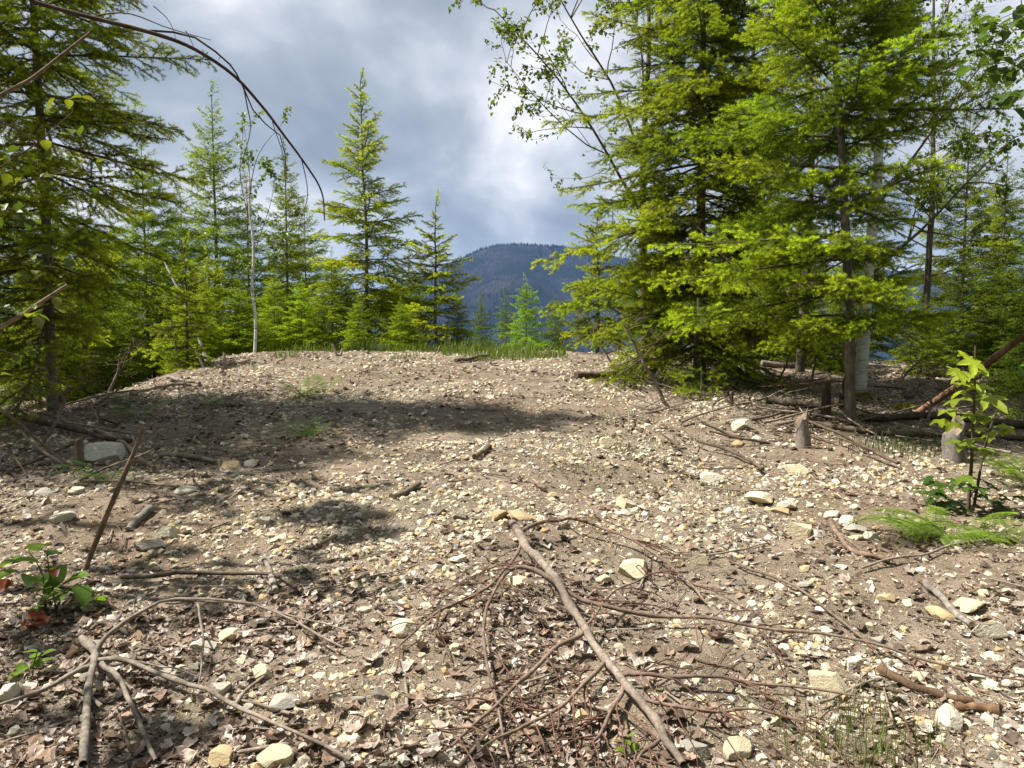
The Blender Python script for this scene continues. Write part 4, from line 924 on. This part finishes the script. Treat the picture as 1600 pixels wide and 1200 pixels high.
def stump(label, px, py, rad, h, color, jag=.25, lean=(0, 0), matn='mossy'):
    b = G(px, py); n = 10; k = 6; an = np.arange(n) * 6.283 / n; lv = np.linspace(0, 1, k)
    v = []
    for q in lv:
        rr = rad * (1.35 - .45 * q ** .4) * (1 + .12 * np.sin(an * 3 + px) + r.uniform(-.08, .08, n))
        zz = q * h - .06 + (r.uniform(-jag, jag, n) * h * .6 + jag * h * .6 * np.cos(an)) * (q == 1)
        v.append(np.stack([rr * np.cos(an) + lean[0] * q, rr * np.sin(an) + lean[1] * q, zz], 1))
    v = np.concatenate(v); i_ = np.arange(k - 1)[:, None] * n; j = np.arange(n)[None]; j2 = (j + 1) % n
    f = np.stack([i_ + j, i_ + j2, i_ + n + j2, i_ + n + j], -1).reshape(-1, 4); root = thing('stump', label, 'stump', b, 'stumps at the tree line')
    link('bark', Geo().add(v, f).mesh('bark', M[matn], True), root, color=color)
    top = v[-n:]; c = top.mean(0) - [0, 0, .01]; vv = np.vstack([top, c]); link('cut_face', Geo().add(vv, np.array([[a, (a + 1) % n, n] for a in range(n)])).mesh('cut_face', M['deadwood']), root, color=(.9, .82, .7))
stump('short cut stump below the dense fir trunk', 1117, 610, .062, .42, (1.1, 1, .9), .12)
stump('tiny dark stub beside the short cut stump', 1143, 634, .025, .22, (.8, .7, .65), .1)
stump('dark cut stump left of the young fir base', 1290, 655, .048, .46, (.8, .75, .7), .15)
stump('second dark stump close behind the young fir trunk', 1316, 640, .045, .42, (.7, .65, .6), .15)
stump('weathered silver-grey broken stump in front of the tree line', 1257, 700, .06, .30, (.9, .93, .97), .45, (-.03, 0), 'deadwood')
stump('grey weathered stump behind the maple sapling', 1490, 720, .085, .36, (.7, .72, .75), .3, (0, 0), 'deadwood')
stump('thin sawn post stub beside the whitish boulder', 125, 735, .028, .30, (1.5, 1.4, 1.2), .04)
for q, (px, py, tx, ty, rd, lb) in enumerate([(352, 575, 350, 552, .03, 'short pale stake at the left end of the crest'), (527, 556, 520, 538, .025, 'pale leaning stake beside the crest grass'), (531, 556, 536, 545, .02, 'second small stake crossing the pale leaning one'), (683, 548, 688, 541, .02, 'tiny pale stake left of the white crest stone'),
                             (320, 575, 305, 548, .022, 'crooked white dead stem at the mound shoulder'), (282, 565, 268, 500, .018, 'thin dead stem standing in front of the drooping fir')]):
    b = G(px, py); t_ = P(tx, ty, b[1] + .02); stick_thing('stake', lb, 'stick', wob(smooth_path(np.array([b - [0, 0, .05], (b + t_) / 2, t_]), 6), .006, r), taper(rd, rd * .8, 6), 'deadwood', (1.5, 1.45, 1.35), 'stakes and dead stems on the crest', 6)
# long white dead stem leaning at the left shoulder
q = wob(smooth_path(np.array([P(325, 575, 13.6), P(300, 500, 13.7), P(268, 430, 13.8), P(250, 395, 13.9)]), 12), .01, r); q[0, 2] = gz(q[0, 0], q[0, 1]) - .05
stick_thing('dead_sapling', 'long thin white dead stem leaning at the left shoulder', 'stick', q, taper(.026, .010, 12), 'birch', (1, 1, 1), None, 6)

# ------------------------------------------------------------------ leaves, ferns, shrubs, grass
def oval_leaf(r, W=.42, fold=.12, droop=.22, k=6):
    f = np.linspace(0, 1, k); wv = W * np.sin(np.pi * f ** .8) ** .8 * (1 - .2 * f); wv[0] = .02; wv[-1] = .0
    mid = np.stack([f, 0 * f, -droop * f * f], 1); l = mid + np.stack([0 * f, wv, fold * wv / W], 1); q = mid - np.stack([0 * f, wv, -fold * wv / W], 1)
    v = np.concatenate([mid, l, q]); F = []
    for i_ in range(k - 1): F += [[i_, i_ + 1, k + i_ + 1, k + i_], [i_ + 1, i_, 2 * k + i_, 2 * k + i_ + 1]]
    return v, np.array(F)
r = np.random.default_rng(120)
OL = [Geo().add(*oval_leaf(r, .34 + .05 * q, .08 + .05 * q, .1 + .1 * q)).mesh('leaf', M['leaf'], True) for q in range(3)]
def maple_leaf(r):
    ang = []; rad = []
    for lobe, (a, L) in enumerate([(-118, .5), (-62, .82), (0, 1.0), (62, .82), (118, .5)]):
        for da, f in ((-22, .60), (-11, .80), (0, 1.0), (11, .80), (22, .60)): ang.append(a + da); rad.append(L * f)
        if lobe < 4: ang.append(a + 29); rad.append(.42)
    ang = np.radians(np.array(ang)); rad = np.array(rad)
    x = rad * np.cos(ang); y = rad * np.sin(ang); z = -.22 * rad ** 2 + .12 * np.abs(np.sin(ang * 2.9)) * rad + r.normal(size=len(x)) * .02
    v = np.vstack([[[0, 0, 0]], np.stack([x, y, z], 1), [[-.16, 0, -.03]]]); n = len(v)
    F = np.array([[0, i_, i_ + 1] for i_ in range(1, n - 2)] + [[0, n - 2, n - 1], [0, n - 1, 1]])
    return v + [.16, 0, 0], F
ML = [Geo().add(*maple_leaf(r)).mesh('leaf', M['leaf'], True) for _ in range(3)]
def leafy(name, label, cat, stems, leaves, group=None, barkm='twig_bark', sc=(1, 1, 1)):
    """stems: [(path, r0, r1)], leaves: [(pos, az, el, size, mesh, color)]"""
    base = stems[0][0][0]; root = thing(name, label, cat, base, group)
    for q, a, b in stems: side(root, base, q, np.linspace(a, b, len(q)), barkm, sc, 'stem', 6)
    for p, a, e_, s, me, c in leaves: link('leaf', me, root, np.asarray(p) - base, (r.uniform(-.4, .4), -e_, a), s, c)
    return root
# vine maple sapling on the right
b = G(1512, 800); d0 = b[1]
s1 = wob(smooth_path(np.array([b - [0, 0, .05], P(1518, 720, d0), P(1522, 640, d0), P(1526, 540, d0)]), 10), .004, r)
s2 = wob(smooth_path(np.array([P(1522, 790, d0), P(1535, 710, d0 + .05), P(1556, 648, d0 + .08)]), 8), .004, r)
lv = []
for px, py, s in [(1500, 552, .13), (1520, 562, .11), (1490, 575, .11), (1512, 583, .10), (1535, 580, .08), (1495, 598, .10), (1528, 600, .10), (1538, 620, .13), (1500, 622, .11), (1478, 640, .09), (1515, 645, .08), (1468, 655, .08), (1545, 650, .08), (1530, 668, .07), (1560, 672, .13), (1505, 690, .12), (1520, 685, .09), (1540, 700, .09), (1490, 660, .09), (1575, 665, .08), (1500, 745, .10), (1480, 760, .07), (1535, 655, .07), (1508, 610, .08), (1552, 628, .08)]:
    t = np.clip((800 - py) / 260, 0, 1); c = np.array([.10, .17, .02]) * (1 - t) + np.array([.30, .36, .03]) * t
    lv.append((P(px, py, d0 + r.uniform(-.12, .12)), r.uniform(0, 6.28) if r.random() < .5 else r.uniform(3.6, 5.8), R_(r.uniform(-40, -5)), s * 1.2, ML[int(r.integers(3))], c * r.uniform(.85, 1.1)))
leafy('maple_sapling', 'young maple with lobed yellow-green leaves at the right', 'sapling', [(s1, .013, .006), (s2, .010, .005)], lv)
# dark leafy plant at its foot
b2 = G(1515, 800); lv = []
for k in range(34): a = r.uniform(0, 6.28); q = r.uniform(.05, .32); lv.append((b2 + [q * math.cos(a), q * math.sin(a) * .6, r.uniform(.04, .22)], a, R_(r.uniform(-25, 20)), r.uniform(.06, .10), ML[k % 3], np.array([.055, .11, .018]) * r.uniform(.7, 1.2)))
leafy('low_shrub', 'low dark green leafy plant at the foot of the maple', 'plant', [(np.array([b2 - [.05, .02, .03], b2 + [0, 0, .1], b2 + [.05, 0, .2]]), .006, .003)], lv)
# salal bush at lower left, some red leaves
b = G(85, 960); d0 = b[1]; lv = []; st = []
for k, (px, py) in enumerate([(45, 862), (62, 880), (35, 875), (75, 868), (85, 885), (50, 900), (92, 905), (70, 918), (100, 925), (112, 935), (60, 945), (120, 915), (105, 950), (88, 960), (140, 900), (132, 930), (78, 985), (95, 940), (55, 925), (30, 890), (115, 975), (145, 935), (70, 905), (85, 975)]):
    c = np.array([.085, .15, .02]) if k % 4 else np.array([.16, .24, .03]); lv.append((P(px, py, d0 + r.uniform(-.1, .1)), r.uniform(0, 6.28), R_(r.uniform(-30, 35)), r.uniform(.10, .14), OL[k % 3], c * r.uniform(.9, 1.4)))
for px, py, s in [(82, 890, .07), (14, 905, .09), (24, 915, .08), (118, 935, .05)]: lv.append((P(px, py, d0), r.uniform(3.5, 6), R_(r.uniform(-50, 10)), s, OL[1], np.array([.24, .055, .02])))
for tx, ty in [(45, 862), (75, 865), (110, 920), (135, 905), (60, 930)]: st.append((wob(smooth_path(np.array([b + [r.uniform(-.06, .06), 0, -.03], (b + P(tx, ty, d0)) / 2 + [0, 0, .03], P(tx, ty, d0)]), 7), .005, r), .004, .002))
leafy('salal_bush', 'glossy green bush with a few red leaves at lower left', 'bush', st, lv)
b = G(50, 1058); d0 = b[1]
lv = [(P(px, py, d0), r.uniform(0, 6.28), R_(r.uniform(0, 60)), .06, OL[k % 3], np.array([.13, .22, .025]) * r.uniform(.8, 1.15)) for k, (px, py) in enumerate([(58, 1018), (65, 1025), (42, 1040), (55, 1045), (35, 1050), (62, 1038), (48, 1030)])]
leafy('seedling', 'small bright green seedling below the salal bush', 'plant', [(np.array([b - [0, 0, .02], P(52, 1040, d0), P(58, 1020, d0)]), .003, .002)], lv)
for k, (px, py, lb, c) in enumerate([(58, 975, 'curled red dead leaf below the salal bush, right one', (.30, .08, .04)), (42, 988, 'curled red dead leaf below the salal bush, left one', (.26, .07, .035)), (70, 985, 'pinkish dead leaf beside the red leaves', (.45, .16, .10))]):
    p = G(px, py); tag(link('dry_leaf', LM[k], None, p + [0, 0, .03], (.4, .3, k * 2.), .045, np.array(c) / LP[k % 6]), lb, 'leaf', 'red dead leaves below the salal bush')
b = G(978, 1185); d0 = b[1]
lv = [(P(px, py, d0), r.uniform(0, 6.28), R_(r.uniform(20, 70)), .035, OL[k % 3], np.array([.17, .27, .03]) * r.uniform(.8, 1.15)) for k, (px, py) in enumerate([(972, 1160), (980, 1152), (985, 1165), (968, 1172), (990, 1175), (976, 1178), (983, 1183)])]
leafy('seedling', 'tiny bright seedling at the bottom beside the fallen branch', 'plant', [(np.array([b - [0, 0, .02], P(978, 1170, d0), P(980, 1155, d0)]), .003, .0015)], lv)
# ferns
def frond_mesh(r, L=1.0):
    g = Geo(); k = 10; f = np.linspace(0, 1, k); p = np.stack([f * L, 0 * f, .22 * np.sin(f * 2.2) - .16 * f * f], 1); add_tube(g, p, np.linspace(.008, .002, k), 3, (.10, .13, .03), 1, False)
    V = []; s_ = .16
    while s_ < .98:
        pl = .42 * L * (1 - s_) ** .8 * min(1, .6 + s_) + .02; o = np.array([np.interp(s_, f, p[:, q]) for q in range(3)])
        for sd in (-1, 1):
            a = R_(66 - 18 * s_) * sd; d = np.array([math.cos(a), math.sin(a), -.10]); n_ = np.array([-d[1], d[0], 0]); u = .06
            while u < 1:
                w_ = .17 * pl * (1 - u) ** .8 + .010; c = o + d * pl * u + [0, 0, -.10 * pl * u * u]; hb = .30 * max(.016, .055 * pl)
                for s2 in (-1, 1): V += [c - d * hb, c + d * hb, c + n_ * s2 * w_ + d * w_ * .45 + [0, 0, r.uniform(-.008, .004)]]
                u += max(.055, .016 / max(pl, .05))
        s_ += .062 * (1.15 - .5 * s_)
    V = np.array(V); n = len(V); g.add(V, np.arange(n).reshape(-1, 3), np.array([.12, .21, .022]) * np.repeat(r.uniform(.8, 1.2, (n // 3, 1)), 3, 0)); return g.mesh('frond', [M['leaf'], M['leaf']])
FR = [frond_mesh(r) for _ in range(3)]
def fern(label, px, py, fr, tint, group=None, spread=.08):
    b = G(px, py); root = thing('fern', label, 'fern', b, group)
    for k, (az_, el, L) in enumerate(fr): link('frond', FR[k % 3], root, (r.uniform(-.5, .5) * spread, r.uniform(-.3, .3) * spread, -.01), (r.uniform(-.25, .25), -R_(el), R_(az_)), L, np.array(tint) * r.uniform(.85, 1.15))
fern('wide bright bracken fern below the maple sapling', 1500, 838, [(178, 8, .55), (197, 6, .5), (165, 12, .5), (215, 8, .45), (150, 14, .45), (340, 10, .45), (10, 12, .45), (285, 18, .4), (240, 16, .45), (188, 16, .45), (25, 14, .45), (170, 9, .4), (205, 9, .42), (130, 12, .4), (60, 12, .38), (320, 9, .4)], (1.45, 1.35, 1), None, .5)
fern('bright fern at the right edge above the bracken', 1610, 760, [(175, 30, .42), (190, 42, .40), (160, 24, .40), (210, 25, .35), (140, 35, .35)], (1.35, 1.25, .9))
fern('second fern at the right edge behind the maple', 1575, 745, [(200, 25, .35), (170, 40, .32), (150, 30, .3), (240, 25, .28), (20, 30, .3)], (1.1, 1.05, .9))
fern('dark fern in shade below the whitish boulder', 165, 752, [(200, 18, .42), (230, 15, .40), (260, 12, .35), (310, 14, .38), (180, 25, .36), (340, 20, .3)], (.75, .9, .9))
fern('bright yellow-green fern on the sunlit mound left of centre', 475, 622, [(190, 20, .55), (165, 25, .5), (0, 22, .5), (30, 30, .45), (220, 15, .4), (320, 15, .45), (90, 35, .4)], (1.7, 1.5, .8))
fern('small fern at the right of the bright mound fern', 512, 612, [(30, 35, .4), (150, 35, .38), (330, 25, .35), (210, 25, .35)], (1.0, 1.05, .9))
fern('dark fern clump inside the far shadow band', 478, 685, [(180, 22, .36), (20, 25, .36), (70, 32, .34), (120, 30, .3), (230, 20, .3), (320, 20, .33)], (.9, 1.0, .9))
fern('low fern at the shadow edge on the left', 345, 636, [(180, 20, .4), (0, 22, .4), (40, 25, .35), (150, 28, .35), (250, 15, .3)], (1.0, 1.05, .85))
fern('fern under the left fir beside the trunk', 215, 655, [(190, 25, .5), (160, 30, .5), (20, 22, .5), (330, 20, .4), (250, 20, .4)], (.8, .9, .8))
# moss cushions on the logs at right are small plants
for k, (px, py, lb) in enumerate([(1350, 622, 'yellow-green moss cushion right of the birch foot'), (1415, 640, 'yellow moss cushion beside the foot of the leaning log')]):
    b = G(px, py); n = 260; rr = np.random.default_rng(k); a = rr.uniform(0, 6.28, n); q = np.sqrt(rr.random(n)) * .13; p = np.stack([q * np.cos(a), q * np.sin(a), .05 * (1 - (q / .13) ** 2)], 1)
    d = p / .13 + rr.normal(size=(n, 3)) * .4 + [0, 0, .8]; g = Geo(); g.add(*leaf_batch(p, d, .035, rr, np.array([.24, .22, .03]) * rr.uniform(.7, 1.2, (n, 1)))); tag(link('moss_cushion', g.mesh('moss_cushion', M['grass']), None, b), lb, 'moss', 'moss cushions at the right')
# grass
def grass(label, pts, hgt, seed, tint):
    r = np.random.default_rng(seed); n = len(pts); z = H(pts[:, 0], pts[:, 1]); b = np.column_stack([pts, z - .01]); a = r.uniform(0, 6.28, n); h = hgt * r.uniform(.25, 1.0, n) * (.45 + 1.1 * noise(pts[:, 0] * 3, pts[:, 1] * 3, 66)); ln = h * r.uniform(.1, .55, n)
    wv = np.stack([-np.sin(a), np.cos(a), 0 * a], 1) * (.0006 + .0004 * pts[:, 1:2]); d = np.stack([np.cos(a), np.sin(a), 0 * a], 1)
    m = b + d * ln[:, None] * .35 + np.stack([0 * h, 0 * h, h * .6], 1); t = b + d * ln[:, None] + np.stack([0 * h, 0 * h, h], 1)
    v = np.stack([b - wv, b + wv, m + wv * .8, m - wv * .8, t], 1).reshape(-1, 3); k = np.arange(n)[:, None] * 5
    f = np.concatenate([k + [[0, 1, 2]], k + [[0, 2, 3]], k + [[3, 2, 4]]]); c = np.array(tint) * r.uniform(.6, 1.3, (n, 1))
    tag(link('grass', Geo().add(v, f, np.repeat(c, 5, 0)).mesh('grass', M['grass'])), label, 'grass', kind='stuff')
r = np.random.default_rng(130)
n = 4200; x = r.uniform(-4.2, 1.0, n); y = r.uniform(13.3, 15.3, n); k = noise(x * 1.5, y * 1.5, 61) + .25 * noise(x * 6, y * 6, 62) > .58; grass('fringe of green grass along the crest', np.stack([x, y], 1)[k], .26, 131, (.12, .17, .03))
c_ = np.array([G(px, py)[:2] for px, py in [(1330, 1130), (1365, 1165), (1395, 1120), (1300, 1185), (1345, 1190), (1430, 1180), (1420, 1150), (1375, 1195), (1265, 1170), (1220, 1120)]])
grass('tall thin grass tufts at the lower right', c_[r.integers(0, 10, 330)] + r.normal(size=(330, 2)) * .07, .13, 132, (.15, .18, .05))
c_ = np.array([G(px, py)[:2] for px, py in [(1000, 700), (960, 720), (1010, 735), (1030, 755), (940, 690), (1060, 730), (980, 760), (1120, 770), (920, 730), (1395, 965), (990, 665)]])
grass('sparse green blades in the middle of the clearing', c_[r.integers(0, 11, 2600)] + r.normal(size=(2600, 2)) * .26, .045, 133, (.11, .15, .035))
n = 500; x = r.normal(size=n) * .35 + 3.55; y = r.normal(size=n) * .22 + 6.9; grass('dark grass patch in front of the fallen logs', np.stack([x, y], 1), .14, 134, (.08, .12, .03))

# ------------------------------------------------------------------ stems reaching into the frame
r = np.random.default_rng(140)
b = np.array([-3.55, 4.1, 0]); b[2] = gz(b[0], b[1]); root = thing('arching_sapling', 'bare arching stem bending over from the upper left', 'sapling', b)
q1 = wob(smooth_path(np.array([b - [0, 0, .1], b + [0, .05, 1.6], P(-60, -40, 4.2), P(60, 5, 4.3), P(230, 50, 4.35), P(300, 75, 4.4), P(370, 122, 4.45), P(425, 185, 4.5), P(470, 245, 4.5), P(500, 295, 4.5), P(508, 345, 4.5)]), 48), .004, r)
side(root, b, q1, np.concatenate([np.linspace(.024, .014, 14), np.linspace(.013, .0035, 34)]), 'twig_bark', (.9, .8, .75), 'stem', 7)
for pts, rd in [([(235, 48), (300, 55), (355, 95), (375, 125), (400, 180), (440, 215), (447, 280)], .0065), ([(140, 28), (200, 20), (260, 42), (330, 62)], .005), ([(378, 130), (388, 170), (392, 205), (372, 270)], .0045), ([(240, 10), (262, 30), (275, 62)], .003), ([(290, 48), (298, 62), (304, 78)], .003), ([(335, 80), (342, 86), (340, 96)], .003),
                ([(470, 245), (480, 300), (470, 345), (465, 380)], .003), ([(425, 185), (440, 240), (447, 292)], .003)]:
    side(root, b, wob(smooth_path(np.array([P(a, c, 4.42) for a, c in pts]), 12), .003, r), np.linspace(rd, rd * .4, 12), 'twig_bark', (.9, .8, .75), 'twig', 5)
b = np.array([-3.45, 3.9, 0]); b[2] = gz(b[0], b[1]); root = thing('dead_tree', 'dead tree with grey broken limbs poking in from the left edge', 'tree', b)
st = wob(smooth_path(np.array([b - [0, 0, .1], b + [.02, 0, 1.2], b + [-.05, .05, 2.6], b + [-.1, .1, 3.6]]), 16), .006, r); side(root, b, st, np.linspace(.045, .02, 16), 'deadwood', (.8, .75, .7), 'trunk', 8)
for pts, rd, c in [([(-160, 250), (0, 150), (60, 115), (140, 50)], .012, (.75, .65, .55)), ([(-170, 610), (0, 512), (50, 482), (105, 446)], .014, (1.2, 1.1, .95)), ([(-160, 560), (0, 640), (60, 690), (105, 722), (130, 728)], .009, (.7, .6, .5)), ([(-160, 130), (0, 190), (60, 225)], .006, (.7, .6, .5))]:
    q = [P(a, c_, 3.9) for a, c_ in pts]; side(root, b, wob(smooth_path(np.array(q), 12), .003, r), np.linspace(rd, rd * .55, 12), 'deadwood', c, 'limb', 7)
# leafy branch on the left with yellowing leaves
b = np.array([-3.25, 3.7, 0]); b[2] = gz(b[0], b[1]); st = [(wob(smooth_path(np.array([b - [0, 0, .1], b + [0, 0, 1.2], b + [.1, .1, 2.6]]), 10), .006, r), .018, .008)]; lv = []
for tx, ty, m_x, m_y in [(170, 265, 40, 285), (120, 175, 20, 250), (60, 330, -60, 330), (95, 420, -40, 400), (60, 480, -60, 450), (40, 560, -60, 520)]:
    q = wob(smooth_path(np.array([st[0][0][6], P(m_x, m_y, 3.75), P(tx, ty, 3.8)]), 9), .004, r); st.append((q, .005, .002))
    for k in range(18): t = q[3 + int(r.integers(6))] + r.normal(size=3) * .045; c = np.array([.13, .15, .02]) if r.random() < .4 else np.array([.07, .11, .02]); lv.append((t, r.uniform(0, 6.28), R_(r.uniform(-60, 10)), r.uniform(.045, .075), OL[k % 3], c * r.uniform(.8, 1.3)))
leafy('broadleaf_shrub', 'leafy shrub with yellowish leaves hanging in at the left edge', 'shrub', st, lv)
# overhanging leaves at the upper right
b = np.array([4.1, 5.2, 0]); b[2] = gz(b[0], b[1]); st = [(wob(smooth_path(np.array([b - [0, 0, .1], b + [0, 0, 1.6], b + [-.1, -.1, 3.4]]), 10), .006, r), .028, .014)]; lv = []
for tx, ty, m_x, m_y in [(1515, 95, 1600, 110), (1530, 60, 1620, 40), (1560, 30, 1650, 20), (1575, 150, 1660, 150), (1580, 325, 1680, 340), (1590, 560, 1690, 540)]:
    q = wob(smooth_path(np.array([st[0][0][6 if ty < 300 else 4], P(m_x, m_y, 4.95), P(tx, ty, 4.8)]), 9), .004, r); st.append((q, .006, .002))
    for k in range(26 if ty < 300 else 10): t = q[3 + int(r.integers(6))] + r.normal(size=3) * .05; lv.append((t, r.uniform(0, 6.28), R_(r.uniform(-50, 10)), r.uniform(.07, .11), OL[k % 3], np.array([.06, .105, .02]) * r.uniform(.8, 1.3)))
leafy('broadleaf_sapling', 'sapling with dark oval leaves hanging in at the upper right', 'sapling', st, lv)

# ------------------------------------------------------------------ haze over the valley
m, t, o = mat('haze_air'); v = N(t, 'ShaderNodeVolumePrincipled'); v.inputs['Color'].default_value = (.28, .50, 1.0, 1); v.inputs['Density'].default_value = HAZE; v.inputs['Anisotropy'].default_value = 0.0
t.links.new(v.outputs[0], o.inputs['Volume'])
hb = Geo(); a, b_, c0, c1, z0, z1 = -7600, 7600, -400, 10500, -182, 520
hb.add([[a, c0, z0], [b_, c0, z0], [b_, c1, z0], [a, c1, z0], [a, c0, z1], [b_, c0, z1], [b_, c1, z1], [a, c1, z1]], [[0, 3, 2, 1], [4, 5, 6, 7], [0, 1, 5, 4], [1, 2, 6, 5], [2, 3, 7, 6], [3, 0, 4, 7]])
tag(link('haze', hb.mesh('haze', m)), 'thin blue haze in front of the mountain', 'haze', kind='stuff')
